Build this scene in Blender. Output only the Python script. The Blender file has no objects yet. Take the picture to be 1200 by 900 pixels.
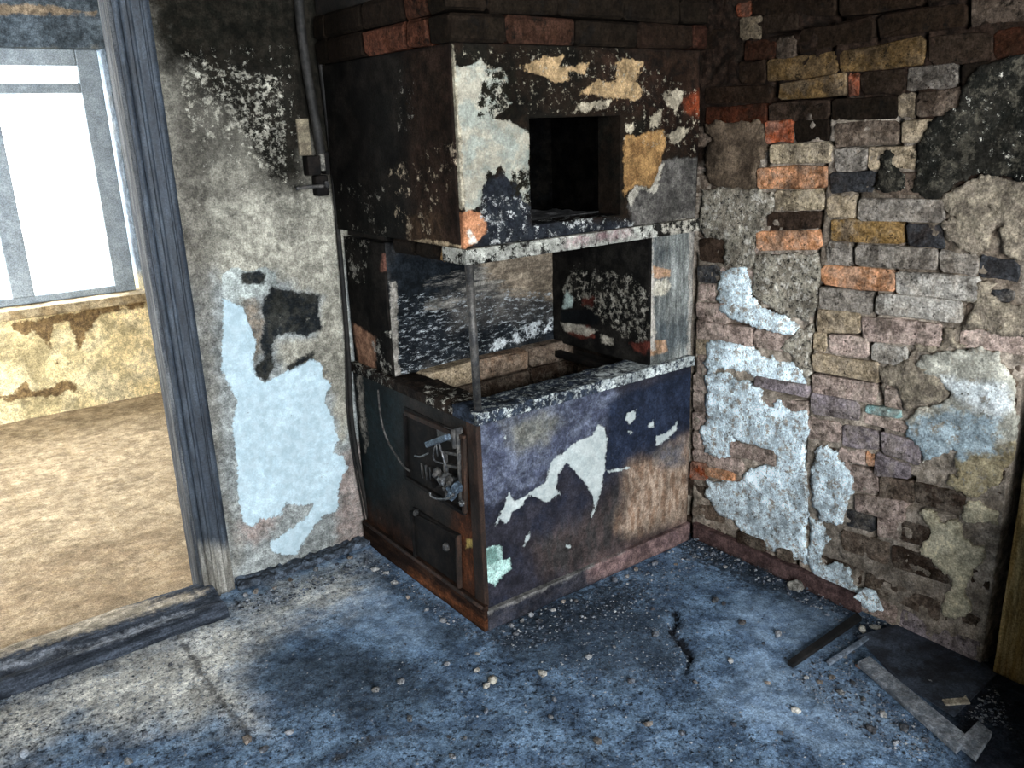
import bpy, bmesh, math, random
import numpy as np
from mathutils import Vector, Matrix
from mathutils.geometry import delaunay_2d_cdt
random.seed(7); rng = np.random.default_rng(7)
S = bpy.context.scene; C = S.collection

# ------------------------------------------------------------------ camera
YAW, PITCH, ROLL, F, H = 0.638623, 0.295838, 0.0360966, 990.93, 1.55
def cam_rot():
    cy, sy, cp, sp = math.cos(YAW), math.sin(YAW), math.cos(PITCH), math.sin(PITCH)
    fwd = np.array([sy*cp, cy*cp, -sp]); right = np.array([cy, -sy, 0.0]); down = np.cross(fwd, right)
    c, s = math.cos(ROLL), math.sin(ROLL)
    return np.array([c*right + s*down, -s*right + c*down, fwd])
MR = cam_rot()
cam = bpy.data.objects.new('camera', bpy.data.cameras.new('camera')); C.objects.link(cam)
m = Matrix([(*(MR[0][i], -MR[1][i], -MR[2][i]), (0, 0, H)[i]) for i in range(3)] + [(0, 0, 0, 1)])
cam.matrix_world = m
cam.data.sensor_width = 36; cam.data.lens = F*36/1200; cam.data.clip_start = 0.02
S.camera = cam
# ------------------------------------------------------------------ sky, exposure
W = bpy.data.worlds.new('overcast_sky'); S.world = W; W.use_nodes = True
W.node_tree.nodes['Background'].inputs[0].default_value = (0.90, 0.95, 1.0, 1)
W.node_tree.nodes['Background'].inputs[1].default_value = 9.0
S.view_settings.view_transform = 'Standard'; S.view_settings.look = 'None'
S.view_settings.gamma = 1; S.view_settings.use_curve_mapping = False
S.view_settings.exposure = 1.75
def portal(name, loc, rot, sx, sy):
    l = bpy.data.lights.new(name, 'AREA'); l.shape = 'RECTANGLE'; l.size = sx; l.size_y = sy
    l.cycles.is_portal = True
    o = bpy.data.objects.new(name, l); C.objects.link(o); o.location = loc; o.rotation_euler = rot
BACKWIN = (-1.0, 1.35, 0.75, 2.25)      # x0,x1,z0,z1 of the window behind the viewer
FARWIN = (-0.05, 1.215, 0.66, 2.02)
portal('window_portal_back', ((BACKWIN[0]+BACKWIN[1])/2, -1.5, (BACKWIN[2]+BACKWIN[3])/2), (math.pi/2, 0, 0), BACKWIN[1]-BACKWIN[0], BACKWIN[3]-BACKWIN[2])
FARSIDE = (3.2, 4.9, .70, 2.05)            # y0,y1,z0,z1 of the far room's side window
portal('window_portal_far_side', (-2.3, (FARSIDE[0]+FARSIDE[1])/2, (FARSIDE[2]+FARSIDE[3])/2), (math.pi/2, 0, -math.pi/2), FARSIDE[1]-FARSIDE[0], FARSIDE[3]-FARSIDE[2])
portal('window_portal_far', ((FARWIN[0]+FARWIN[1])/2, 5.9, (FARWIN[2]+FARWIN[3])/2), (-math.pi/2, 0, 0), FARWIN[1]-FARWIN[0], FARWIN[3]-FARWIN[2])

# ------------------------------------------------------------------ pixel <-> place
def ray(x, y): return MR.T @ np.array([(x-600)/F, (y-450)/F, 1.0])
def at_z(x, y, z=0.0):
    d = ray(x, y); t = (z-H)/d[2]; return np.array([d[0]*t, d[1]*t, z])
def at_y(x, y, Y):
    d = ray(x, y); t = Y/d[1]; return np.array([0, 0, H]) + d*t
def at_x(x, y, X):
    d = ray(x, y); t = X/d[0]; return np.array([0, 0, H]) + d*t
def proj(P):
    c = (np.asarray(P, float)-np.array([0, 0, H])) @ MR.T
    z = np.maximum(c[:, 2], 0.05)
    return np.stack([c[:, 0]/z*F+600, c[:, 1]/z*F+450], 1)
def sdf(P, polys, cap=60.0):
    """signed distance, positive inside, in photo pixels, of points to a union of outlines"""
    best = np.full(len(P), -cap)
    for poly in polys:
        q = np.asarray(poly, float)
        lo, hi = q.min(0)-cap, q.max(0)+cap
        idx = np.where((P[:, 0] > lo[0]) & (P[:, 0] < hi[0]) & (P[:, 1] > lo[1]) & (P[:, 1] < hi[1]))[0]
        if not len(idx): continue
        p = P[idx]; d2 = np.full(len(idx), 1e9); ins = np.zeros(len(idx), bool)
        for a, b in zip(q, np.roll(q, -1, 0)):
            e = b-a; w = p-a
            t = np.clip((w@e)/max(e@e, 1e-9), 0, 1)
            d2 = np.minimum(d2, ((w-t[:, None]*e)**2).sum(1))
            c = (a[1] > p[:, 1]) != (b[1] > p[:, 1])
            if abs(e[1]) > 1e-9: ins ^= c & (p[:, 0] < a[0]+e[0]*(p[:, 1]-a[1])/e[1])
        d = np.sqrt(d2); d = np.where(ins, d, -d)
        best[idx] = np.maximum(best[idx], d)
    return np.clip(best, -cap, cap)
def vnoise(x, y, seed=0):
    xi, yi = np.floor(x).astype(np.int64), np.floor(y).astype(np.int64); fx, fy = x-xi, y-yi
    def h(a, b):
        n = (a*374761393 + b*668265263 + seed*974711) & 0x7fffffff
        n = ((n ^ (n >> 13))*1274126177) & 0x7fffffff
        return ((n ^ (n >> 16)) & 0xffff)/65535.0
    u, v = fx*fx*(3-2*fx), fy*fy*(3-2*fy)
    return (h(xi, yi)*(1-u)+h(xi+1, yi)*u)*(1-v)+(h(xi, yi+1)*(1-u)+h(xi+1, yi+1)*u)*v - 0.5
def fbm(x, y, seed=0, o=4):
    r = 0; a = 1
    for k in range(o): r = r + a*vnoise(x*2**k, y*2**k, seed+k); a *= .5
    return r

# ------------------------------------------------------------------ materials
def hx(s, g=1.0):
    v = [int(s[i:i+2], 16)/255 for i in (0, 2, 4)]
    v = [(c/12.92 if c <= .04045 else ((c+.055)/1.055)**2.4)*g for c in v]
    return (*[min(c, .95) for c in v], 1)
class NT:
    def __init__(s, name):
        s.m = bpy.data.materials.new(name); s.m.use_nodes = True; s.t = s.m.node_tree
        s.b = s.t.nodes['Principled BSDF']; s.pos = s.t.nodes.new('ShaderNodeNewGeometry').outputs['Position']
    def n(s, t): return s.t.nodes.new(t)
    def put(s, sock, v):
        if isinstance(v, (int, float, tuple, list)): sock.default_value = v
        else: s.t.links.new(v, sock)
    def math(s, op, a, b=0.0):
        k = s.n('ShaderNodeMath'); k.operation = op; s.put(k.inputs[0], a); s.put(k.inputs[1], b); return k.outputs[0]
    def noise(s, scale, detail=5, rough=.6, stretch=None, off=0.0):
        k = s.n('ShaderNodeTexNoise'); k.inputs['Scale'].default_value = scale
        k.inputs['Detail'].default_value = detail; k.inputs['Roughness'].default_value = rough
        if stretch or off:
            mp = s.n('ShaderNodeMapping'); mp.inputs['Scale'].default_value = stretch or (1, 1, 1)
            mp.inputs['Location'].default_value = (off, off*.7, off*1.3)
            s.put(mp.inputs['Vector'], s.pos); s.put(k.inputs['Vector'], mp.outputs[0])
        else: s.put(k.inputs['Vector'], s.pos)
        return k.outputs['Fac']
    def ramp(s, v, a, b, lo=0.0, hi=1.0, smooth=True):
        k = s.n('ShaderNodeMapRange'); k.interpolation_type = 'SMOOTHSTEP' if smooth else 'LINEAR'
        for i, x in enumerate((v, a, b, lo, hi)): s.put(k.inputs[i], x)
        return k.outputs[0]
    def mix(s, f, a, b, mode='MIX'):
        k = s.n('ShaderNodeMix'); k.data_type = 'RGBA'; k.blend_type = mode
        s.put(k.inputs[0], f); s.put(k.inputs[6], a); s.put(k.inputs[7], b); return k.outputs[2]
    def attr(s, name):
        k = s.n('ShaderNodeAttribute'); k.attribute_name = name; return k.outputs['Fac']
def L(attr, polys, c1, c2=None, amp=4, ns=45, soft=1.2, cs=30, h=0.0, cap=(-60, 60), op=1.0, st=None, rough=None, clean=0.0):
    return dict(clean=clean, attr=attr, polys=polys, c1=c1, c2=c2 or c1, amp=amp, ns=ns, soft=soft, cs=cs, h=h, cap=cap, op=op, st=st, rough=rough)
def layered(name, base, layers=(), rough=.88, grain=.0012, gs=160, st=None, gain=1.0, spec=.06, grime=.38):
    """a base of two mottled colours with layers of paint, soot or plaster on it; each layer's outline comes from an
    attribute of the mesh and is frayed by noise"""
    t = NT(name)
    col = t.mix(t.ramp(t.noise(base[2], 6, .65, st), .42, .58), hx(base[0], gain), hx(base[1], gain))
    height = t.math('MULTIPLY', t.noise(gs, 4, .7), grain); r = rough; cl = 0.0
    for i, l in enumerate(layers):
        spk = l['cap'][1] < 5
        v = t.math('SUBTRACT', t.noise(l['ns']*(.5 if spk else 1), 10 if spk else 7, .78 if spk else .66, l['st'], off=3.1*i+1), .5)
        v = t.math('ADD', t.attr(l['attr']), t.math('MULTIPLY', v, 4*l['amp']))
        mk = t.ramp(v, -l['soft'], l['soft'], 0.0, l['op'])
        lc = t.mix(t.ramp(t.noise(l['cs'], 6, .65, l['st'], off=1.7*i+5), .42, .58), hx(l['c1'], gain), hx(l['c2'], gain))
        col = t.mix(mk, col, lc)
        if l['clean'] or not isinstance(cl, float): cl = t.math('ADD', t.math('MULTIPLY', cl, t.math('SUBTRACT', 1.0, mk)), t.math('MULTIPLY', mk, l['clean']))
        if l['h']: height = t.math('ADD', height, t.math('MULTIPLY', mk, l['h']))
        if l['rough'] is not None: r = t.math('ADD', t.math('MULTIPLY', mk, l['rough']-rough), r)
    fine = t.ramp(t.noise(170, 6, .75), .38, .62, .60, 1.40, False)
    fine = t.math('MULTIPLY', fine, t.ramp(t.noise(6.5, 9, .74, st, off=11), .41, .58, 1-grime, 1+grime*.65, False))
    fine = t.math('MULTIPLY', fine, t.ramp(t.noise(33, 8, .74, st, off=17), .41, .57, 1-grime*.9, 1+grime*.5, False))
    if not isinstance(cl, float): fine = t.math('ADD', t.math('MULTIPLY', fine, t.math('SUBTRACT', 1.0, cl)), cl)
    k = t.n('ShaderNodeVectorMath'); k.operation = 'SCALE'; t.put(k.inputs[0], col); t.put(k.inputs['Scale'], fine)
    t.put(t.b.inputs['Base Color'], k.outputs[0]); t.put(t.b.inputs['Roughness'], r)
    t.b.inputs['Specular IOR Level'].default_value = spec
    bp = t.n('ShaderNodeBump'); bp.inputs['Distance'].default_value = 1.0; bp.inputs['Strength'].default_value = 1.0
    t.put(bp.inputs['Height'], height); t.put(t.b.inputs['Normal'], bp.outputs[0])
    return t.m
def plain(name, c1, c2, sc=25, rough=.85, grain=.0008, gs=150, st=None, metal=0.0, spec=.3):
    mm = layered(name, (c1, c2, sc), (), rough, grain, gs, st, spec=spec)
    mm.node_tree.nodes['Principled BSDF'].inputs['Metallic'].default_value = metal
    return mm
def tinted(name, grain=.0016, gs=140, dust='8d8274', stain='14110e'):
    """material of pieces that each carry their own colour; the colour's alpha says how stained the piece is"""
    t = NT(name); oi = t.n('ShaderNodeObjectInfo')
    k = t.n('ShaderNodeVectorMath'); k.operation = 'SCALE'
    keep = t.math('SUBTRACT', 1.0, t.math('MULTIPLY', oi.outputs['Alpha'], 1.7))
    col = t.mix(t.math('MULTIPLY', t.ramp(t.noise(17, 9, .72), .44, .57, .03, .62), keep), oi.outputs['Color'], hx(dust))
    col = t.mix(t.ramp(t.noise(9, 8, .7, off=6), .50, .60, 0, .55), col, hx('2b211a'))
    hs = t.n('ShaderNodeHueSaturation'); hs.inputs['Value'].default_value = .55; hs.inputs['Saturation'].default_value = 1.1; t.put(hs.inputs['Color'], col)
    col = t.mix(t.ramp(t.noise(27, 9, .76, off=13), .50, .545, 0, .8), col, hs.outputs[0])
    col = t.mix(t.ramp(t.noise(70, 8, .76, off=21), .585, .61, 0, .85), col, hx('1f1914'))
    sx = t.n('ShaderNodeSeparateXYZ'); t.put(sx.inputs[0], t.pos)
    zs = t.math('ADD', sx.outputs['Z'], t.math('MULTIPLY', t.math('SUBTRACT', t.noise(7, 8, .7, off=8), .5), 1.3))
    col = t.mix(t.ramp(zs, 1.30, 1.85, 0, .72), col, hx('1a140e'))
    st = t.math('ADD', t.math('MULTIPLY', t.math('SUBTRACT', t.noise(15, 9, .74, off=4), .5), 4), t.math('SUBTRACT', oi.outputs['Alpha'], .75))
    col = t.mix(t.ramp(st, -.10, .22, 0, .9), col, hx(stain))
    v = t.math('MULTIPLY', t.ramp(t.noise(150, 6, .75), .38, .62, .58, 1.40, False), t.ramp(t.noise(40, 8, .74, off=2), .42, .58, .66, 1.30, False))
    t.put(k.inputs[0], col); t.put(k.inputs['Scale'], v)
    t.put(t.b.inputs['Base Color'], k.outputs[0]); t.b.inputs['Roughness'].default_value = .9
    t.b.inputs['Specular IOR Level'].default_value = .05
    bp = t.n('ShaderNodeBump'); bp.inputs['Distance'].default_value = 1.0
    hh = t.math('ADD', t.math('MULTIPLY', t.noise(gs, 5, .7), grain), t.math('MULTIPLY', t.noise(38, 5, .65), .006))
    t.put(bp.inputs['Height'], hh); t.put(t.b.inputs['Normal'], bp.outputs[0])
    return t.m

# ------------------------------------------------------------------ objects
def props(o, label=None, cat=None, group=None, kind=None):
    for k, v in (('label', label), ('category', cat), ('group', group), ('kind', kind)):
        if v: o[k] = v
    return o
def empty(name, loc, label=None, cat=None, group=None, kind=None):
    o = bpy.data.objects.new(name, None); C.objects.link(o); o.location = loc; o.empty_display_size = .1
    return props(o, label, cat, group, kind)
def world_loc(o):
    v = Vector((0, 0, 0))
    while o: v += o.location; o = o.parent
    return v
def mesh_obj(name, verts, faces, mat, parent=None, smooth=False, origin=None):
    """mesh given in world metres; its origin is put at its base (or at `origin`)"""
    v = np.asarray(verts, float)
    if origin is None:
        origin = np.array([(v[:, 0].min()+v[:, 0].max())/2, (v[:, 1].min()+v[:, 1].max())/2, v[:, 2].min()])
    me = bpy.data.meshes.new(name); me.from_pydata((v-origin).tolist(), [], faces)
    me.materials.append(mat); me.validate(); me.update()
    if smooth: me.polygons.foreach_set('use_smooth', [True]*len(me.polygons))
    o = bpy.data.objects.new(name, me); C.objects.link(o)
    if parent: o.parent = parent; o.location = Vector(origin)-world_loc(parent)
    else: o.location = origin
    return o
def set_attr(o, name, val):
    a = o.data.attributes.new(name, 'FLOAT', 'POINT'); a.data.foreach_set('value', np.asarray(val, np.float32))
def box_vf(x0, x1, y0, y1, z0, z1):
    v = [(x, y, z) for z in (z0, z1) for y in (y0, y1) for x in (x0, x1)]
    return v, [(0, 2, 3, 1), (4, 5, 7, 6), (0, 1, 5, 4), (2, 6, 7, 3), (0, 4, 6, 2), (1, 3, 7, 5)]
def join(parts):
    V, Fc = [], []
    for v, f in parts:
        n = len(V); V += [tuple(p) for p in v]; Fc += [tuple(i+n for i in q) for q in f]
    return V, Fc
def bevel_obj(o, w=.004, seg=2):
    md = o.modifiers.new('bevel', 'BEVEL'); md.width = w; md.segments = seg; md.limit_method = 'ANGLE'; return o
def box(name, b, mat, parent=None, bev=.004, rough_amt=0.0, cuts=0):
    if cuts:
        bm = bmesh.new(); v, f = box_vf(*b); vs = [bm.verts.new(p) for p in v]
        for q in f: bm.faces.new([vs[i] for i in q])
        long = max(b[1]-b[0], b[3]-b[2], b[5]-b[4])
        for _ in range(cuts):
            es = [e for e in bm.edges if e.calc_length() > long/2**(_+1)*.9 or _ > 99]
            bmesh.ops.subdivide_edges(bm, edges=es, cuts=1, use_grid_fill=True)
        if rough_amt:
            for p in bm.verts: p.co += Vector((random.uniform(-1, 1), random.uniform(-1, 1), random.uniform(-1, 1)))*rough_amt
        bm.verts.ensure_lookup_table(); bm.verts.index_update()
        V = [tuple(p.co) for p in bm.verts]; Fc = [tuple(p.index for p in q.verts) for q in bm.faces]; bm.free()
        o = mesh_obj(name, V, Fc, mat, parent)
    else: o = mesh_obj(name, *box_vf(*b), mat, parent)
    return bevel_obj(o, bev) if bev else o
def sheet(name, org, u, v, nrm, w, h, thick, res, mat_fn, layers, parent=None, relief=0.0, rs=12.0, hole=None, seed=0, origin=None, disp=None):
    """slab whose face is a fine grid (real relief, layer attributes), with edges and a back"""
    org, u, v, nrm = (np.array(a, float) for a in (org, u, v, nrm))
    us = np.linspace(0, w, max(2, int(w/res)+1)); vs = np.linspace(0, h, max(2, int(h/res)+1))
    if hole:
        us = np.unique(np.r_[us[(abs(us-hole[0]) > res*.4) & (abs(us-hole[1]) > res*.4)], hole[0], hole[1]])
        vs = np.unique(np.r_[vs[(abs(vs-hole[2]) > res*.4) & (abs(vs-hole[3]) > res*.4)], hole[2], hole[3]])
    nu, nv = len(us), len(vs); UU, VV = np.meshgrid(us, vs)
    P0 = org+UU.reshape(-1, 1)*u+VV.reshape(-1, 1)*v
    d = relief*fbm(UU.ravel()*rs+seed*3.3, VV.ravel()*rs+seed*1.7, seed, 5) if relief else np.zeros(nu*nv)
    if disp is not None: d = d+disp(P0)
    P = P0+d[:, None]*nrm
    idx = np.arange(nu*nv).reshape(nv, nu); keep = np.ones((nv-1, nu-1), bool)
    if hole:
        cu, cv = (us[:-1]+us[1:])/2, (vs[:-1]+vs[1:])/2
        keep[np.ix_((cv > hole[2]) & (cv < hole[3]), (cu > hole[0]) & (cu < hole[1]))] = False
    right_handed = np.dot(np.cross(u, v), nrm) > 0
    faces = []; from collections import Counter
    q = np.stack([idx[:-1, :-1], idx[:-1, 1:], idx[1:, 1:], idx[1:, :-1]], -1)[keep]
    if not right_handed: q = q[:, ::-1]
    faces = q.tolist(); nF = len(P)
    e = np.concatenate([q[:, [0, 1]], q[:, [1, 2]], q[:, [2, 3]], q[:, [3, 0]]])
    es = set(map(tuple, e.tolist())); bd = [x for x in es if (x[1], x[0]) not in es]
    bi = sorted({i for x in bd for i in x}); mp = {i: nF+k for k, i in enumerate(bi)}
    PB = P0[bi]-nrm*thick
    for a, b in bd: faces.append([b, a, mp[a], mp[b]])
    if not hole:
        ring = {a: b for a, b in bd}; s0 = bd[0][0]; loop = [s0]; cur = ring[s0]
        while cur != s0: loop.append(cur); cur = ring[cur]
        faces.append([mp[i] for i in reversed(loop)])
    V = np.concatenate([P, PB]); src = np.concatenate([P0, P0[bi]])
    mat = mat_fn if isinstance(mat_fn, bpy.types.Material) else mat_fn(layers)
    o = mesh_obj(name, V, faces, mat, parent, smooth=False, origin=origin)
    sm = [True]*len(q)+[False]*(len(o.data.polygons)-len(q)); o.data.polygons.foreach_set('use_smooth', sm)
    px = proj(src)
    for l in layers:
        set_attr(o, l['attr'], np.clip(sdf(px, l['polys']), *l['cap']))
    return o
def tube_vf(pts, r, n=10, closed_ends=True):
    pts = [Vector(p) for p in pts]; V, Fc = [], []
    rr = r if isinstance(r, (list, tuple)) else [r]*len(pts)
    prev = None
    for i, p in enumerate(pts):
        t = (pts[min(i+1, len(pts)-1)]-pts[max(i-1, 0)]).normalized()
        a = prev-t*prev.dot(t) if prev is not None else t.cross(Vector((0, 0, 1)) if abs(t.z) < .9 else Vector((1, 0, 0)))
        a.normalize(); prev = a; b = t.cross(a)
        for k in range(n):
            an = 2*math.pi*k/n; V.append(tuple(p+(a*math.cos(an)+b*math.sin(an))*rr[i]))
    for i in range(len(pts)-1):
        for k in range(n):
            k2 = (k+1) % n; Fc.append((i*n+k, i*n+k2, (i+1)*n+k2, (i+1)*n+k))
    if closed_ends: Fc.append(tuple(range(n-1, -1, -1))); Fc.append(tuple((len(pts)-1)*n+k for k in range(n)))
    return V, Fc
def smooth_path(pts, sub=6):
    P = [Vector(p) for p in pts]; out = []
    for i in range(len(P)-1):
        a, b, c, d = P[max(i-1, 0)], P[i], P[i+1], P[min(i+2, len(P)-1)]
        for k in range(sub):
            t = k/sub; out.append(.5*((2*b)+(c-a)*t+(2*a-5*b+4*c-d)*t*t+(3*b-a-3*c+d)*t**3))
    return out+[P[-1]]
def tube(name, pts, r, mat, parent=None, n=10, sub=6):
    p = smooth_path(pts, sub) if sub else pts
    return mesh_obj(name, *tube_vf(p, r, n), mat, parent, smooth=True)
def lump_vf(c, s, seed, sub=1, amt=.22):
    bm = bmesh.new(); bmesh.ops.create_icosphere(bm, subdivisions=sub, radius=1)
    rr = random.Random(seed); an = rr.uniform(0, 6.28); ca, sa = math.cos(an), math.sin(an)
    V = []
    for p in bm.verts:
        q = p.co*(1+rr.uniform(-amt, amt)); x, y, z = q.x*s[0], q.y*s[1], q.z*s[2]
        V.append((c[0]+x*ca-y*sa, c[1]+x*sa+y*ca, c[2]+z))
    bm.verts.index_update(); Fc = [tuple(p.index for p in f.verts) for f in bm.faces]; bm.free(); return V, Fc

# ================================================================== MATERIALS
M = {}
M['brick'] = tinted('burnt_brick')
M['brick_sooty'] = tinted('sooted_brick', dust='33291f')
M['chip'] = tinted('rubble_piece', grain=.001, stain='2a2a2c', dust='8d8a84')
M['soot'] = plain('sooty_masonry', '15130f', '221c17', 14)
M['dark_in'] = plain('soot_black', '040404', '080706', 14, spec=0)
M['iron'] = plain('burnt_iron', '3a3a3a', '55524e', 40, rough=.55, grain=.0006, metal=.3)
M['iron_black'] = plain('black_iron', '0d0c0b', '191512', 22, rough=.8, grain=.0006, spec=.12)
M['steel'] = plain('scorched_steel', '8a8a88', '5c5d60', 60, rough=.4, grain=.0004, metal=.85)
M['rust'] = plain('rusty_iron', '33231a', '211812', 22, rough=.85, grain=.001, st=(1, 1, .3))
M['bluemetal'] = plain('blued_metal', '6b7a88', '46525e', 60, rough=.5, metal=.5)
M['wire_black'] = plain('burnt_cable', '121110', '201d1a', 30, rough=.75)
M['oldwhite'] = plain('yellowed_plate', '7d735f', '665c4c', 18)
M['ceiling'] = plain('sooted_ceiling', '16140f', '26221c', 5)
M['room_wall'] = plain('sooted_wall', '4a4641', '2a2724', 3)
M['far_side'] = plain('cream_far_plaster', 'b09a74', '9c8764', 3)
M['wood_dark'] = plain('charred_wood', '2c2a2a', '49423b', 22, st=(.3, 2, 2))
M['wood_grey'] = plain('weathered_board', '8b8f94', '6b7178', 40)
M['white_frame'] = layered('hazed_frame_paint', ('97a1a8', '8a949b', 12), (), rough=.6, grime=.12)  # frame paint with its grey lightened to imitate window bloom
g = NT('window_glass'); gb = g.b; gb.inputs['Base Color'].default_value = (.95, .97, 1, 1); gb.inputs['Roughness'].default_value = .05
tr = g.n('ShaderNodeBsdfTransparent'); mx = g.n('ShaderNodeMixShader'); mx.inputs[0].default_value = .06
g.t.links.new(tr.outputs[0], mx.inputs[1]); g.t.links.new(gb.outputs[0], mx.inputs[2])
g.t.links.new(mx.outputs[0], g.t.nodes['Material Output'].inputs['Surface']); M['glass'] = g.m

# ================================================================== SETTING
WY, WX = 2.80, 2.325                       # face of the left wall (plane y), face of the brick wall (plane x)
# ---- floor of the burnt room
pit_edge = [(786, 708), (795, 716), (798, 728), (790, 737), (802, 750), (812, 762), (813, 772), (806, 786), (801, 785), (806, 770), (797, 757), (784, 742), (783, 735), (790, 727), (788, 716)]
plate = [(1003, 745), (1095, 742), (1180, 830), (1120, 850), (1040, 800)]
def floor_disp(P):
    px = proj(P); s = sdf(px, [pit_edge])+4*fbm(P[:, 0]*40, P[:, 1]*40, 5, 3)
    return -.016*np.clip(s/4+.5, 0, 1)
def floor_z(x, y):
    P = np.array([[x, y, 0.0]]); return float(FREL(P)[0])
def FREL(P):
    return .007*fbm((P[:, 0]+1.6)*9+3.3, (P[:, 1]+1.5)*9+1.7, 1, 5)+floor_disp(P)
FL = [L('heap', [[(795, 640), (812, 618), (1005, 712), (1040, 740), (990, 742), (900, 695), (840, 668)], [(560, 745), (640, 710), (720, 680), (760, 690), (700, 730), (600, 765)]], '1c2026', '333a42', amp=26, ns=40, soft=9, cap=(-60, 9), op=.88),
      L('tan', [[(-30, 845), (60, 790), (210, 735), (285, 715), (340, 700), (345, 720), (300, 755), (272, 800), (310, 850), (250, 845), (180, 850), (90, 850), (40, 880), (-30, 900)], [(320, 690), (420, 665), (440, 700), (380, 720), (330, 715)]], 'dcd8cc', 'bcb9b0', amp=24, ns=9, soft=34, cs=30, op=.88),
      L('grit', [[(0, 850), (200, 840), (500, 780), (900, 800), (1100, 870), (1000, 930), (0, 930)]], '20252c', '10141a', amp=28, ns=90, soft=7, cap=(-60, -7), cs=70),
      L('fines', [[(-200, 600), (1400, 600), (1400, 1000), (-200, 1000)]], '1c232b', '2d3640', amp=24, ns=150, soft=5, cap=(-60, -5), op=.8),
      L('finesl', [[(-200, 600), (1400, 600), (1400, 1000), (-200, 1000)]], '9fb2c4', '8293a4', amp=24, ns=170, soft=4, cap=(-60, -8), op=.7, h=.001),
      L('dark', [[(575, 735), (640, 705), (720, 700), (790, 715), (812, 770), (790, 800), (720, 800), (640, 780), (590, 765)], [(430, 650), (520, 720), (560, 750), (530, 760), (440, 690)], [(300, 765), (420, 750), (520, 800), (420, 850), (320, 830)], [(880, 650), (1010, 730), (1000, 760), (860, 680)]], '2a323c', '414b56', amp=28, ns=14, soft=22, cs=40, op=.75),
      L('smooth', [[(870, 695), (930, 703), (1005, 725), (960, 765), (905, 760), (850, 730)], [(430, 690), (520, 740), (470, 760), (400, 720)], [(880, 760), (1000, 800), (1080, 870), (960, 880), (830, 830)]], '8fa6bd', '7389a2', amp=12, ns=18, soft=14, cs=20, op=.75),
      L('charshade', [[(1005, 742), (1100, 700), (1300, 760), (1300, 960), (1150, 930), (1110, 860)]], '17171a', '26252a', amp=10, ns=18, soft=16, op=.9),  # char and the corner's cast shadow, both put into the floor colour
      L('gap', [pit_edge], '14161a', '22252a', amp=4, ns=50, soft=2.5),
      L('seam', [[(205, 742), (209, 740), (235, 780), (262, 820), (300, 865), (296, 868), (255, 825), (228, 785)], [(380, 895), (430, 868), (500, 850), (500, 853), (432, 873), (384, 900)]], '33353a', '403d39', amp=7, ns=60, soft=3, op=.75, cap=(-60, 2))]
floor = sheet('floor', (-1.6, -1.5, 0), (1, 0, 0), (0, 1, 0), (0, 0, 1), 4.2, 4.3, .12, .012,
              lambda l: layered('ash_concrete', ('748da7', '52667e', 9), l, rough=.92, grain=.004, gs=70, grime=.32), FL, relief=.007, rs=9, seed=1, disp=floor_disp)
props(floor, kind='structure')
# ---- floor of the lit room beyond the doorway
FF = [L('dirt', [[(-30, 700), (60, 640), (200, 620), (240, 690), (0, 770)]], '8a7258', '6e5a44', amp=16, ns=12, soft=14, cap=(-60, 4), op=.6),
      L('ffine', [[(-200, 440), (400, 440), (400, 850), (-200, 850)]], '7d6a52', '94805f', amp=24, ns=60, soft=6, cap=(-60, -7), op=.8),
      L('line', [[(60, 500), (65, 500), (160, 640), (154, 640)], [(0, 560), (4, 556), (60, 650), (54, 650)]], '9a8566', amp=3, ns=30, soft=4, op=.5)]
props(sheet('floor_far', (-2.2, 2.80, 0), (1, 0, 0), (0, 1, 0), (0, 0, 1), 4.8, 2.74, .12, .03,
      lambda l: layered('dusty_tan_floor', ('b8a588', '9c8a70', 13), l, rough=.9, grain=.004, gs=60, grime=.22), FF, relief=.006, rs=6, seed=2), kind='structure')
# ---- ceiling and the walls out of the picture
props(box('ceiling', (-2.3, 2.7, -1.75, 6.0, 2.5, 2.62), M['ceiling'], bev=0), kind='structure')
def wall_with_hole(name, x0, x1, y0, y1, z0, z1, hx0, hx1, hz0, hz1, mat):
    return props(mesh_obj(name, *join([box_vf(x0, hx0, y0, y1, z0, z1), box_vf(hx1, x1, y0, y1, z0, z1), box_vf(hx0, hx1, y0, y1, z0, hz0), box_vf(hx0, hx1, y0, y1, hz1, z1)]), mat), kind='structure')
wall_with_hole('wall_back', -1.6, 2.6, -1.7, -1.5, -.12, 2.5, *BACKWIN, M['room_wall'])
props(box('wall_west', (-1.75, -1.6, -1.7, 2.8, -.12, 2.5), M['room_wall'], bev=0), kind='structure')
a_, b_, c_, d_ = FARSIDE
props(mesh_obj('wall_far_west', *join([box_vf(-2.3, -2.2, 2.8, a_, -.12, 2.5), box_vf(-2.3, -2.2, b_, 6.0, -.12, 2.5), box_vf(-2.3, -2.2, a_, b_, -.12, c_), box_vf(-2.3, -2.2, a_, b_, d_, 2.5)]), M['far_side']), kind='structure')
props(box('shade_block', (1.66, 2.395, .20, .36, 0, .80), M['room_wall'], bev=.01), kind='structure')   # unseen low block added to shade the lower right corner
props(box('wall_far_east', (2.5, 2.6, 3.0, 6.0, -.12, 2.5), M['far_side'], bev=0), kind='structure')
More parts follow.
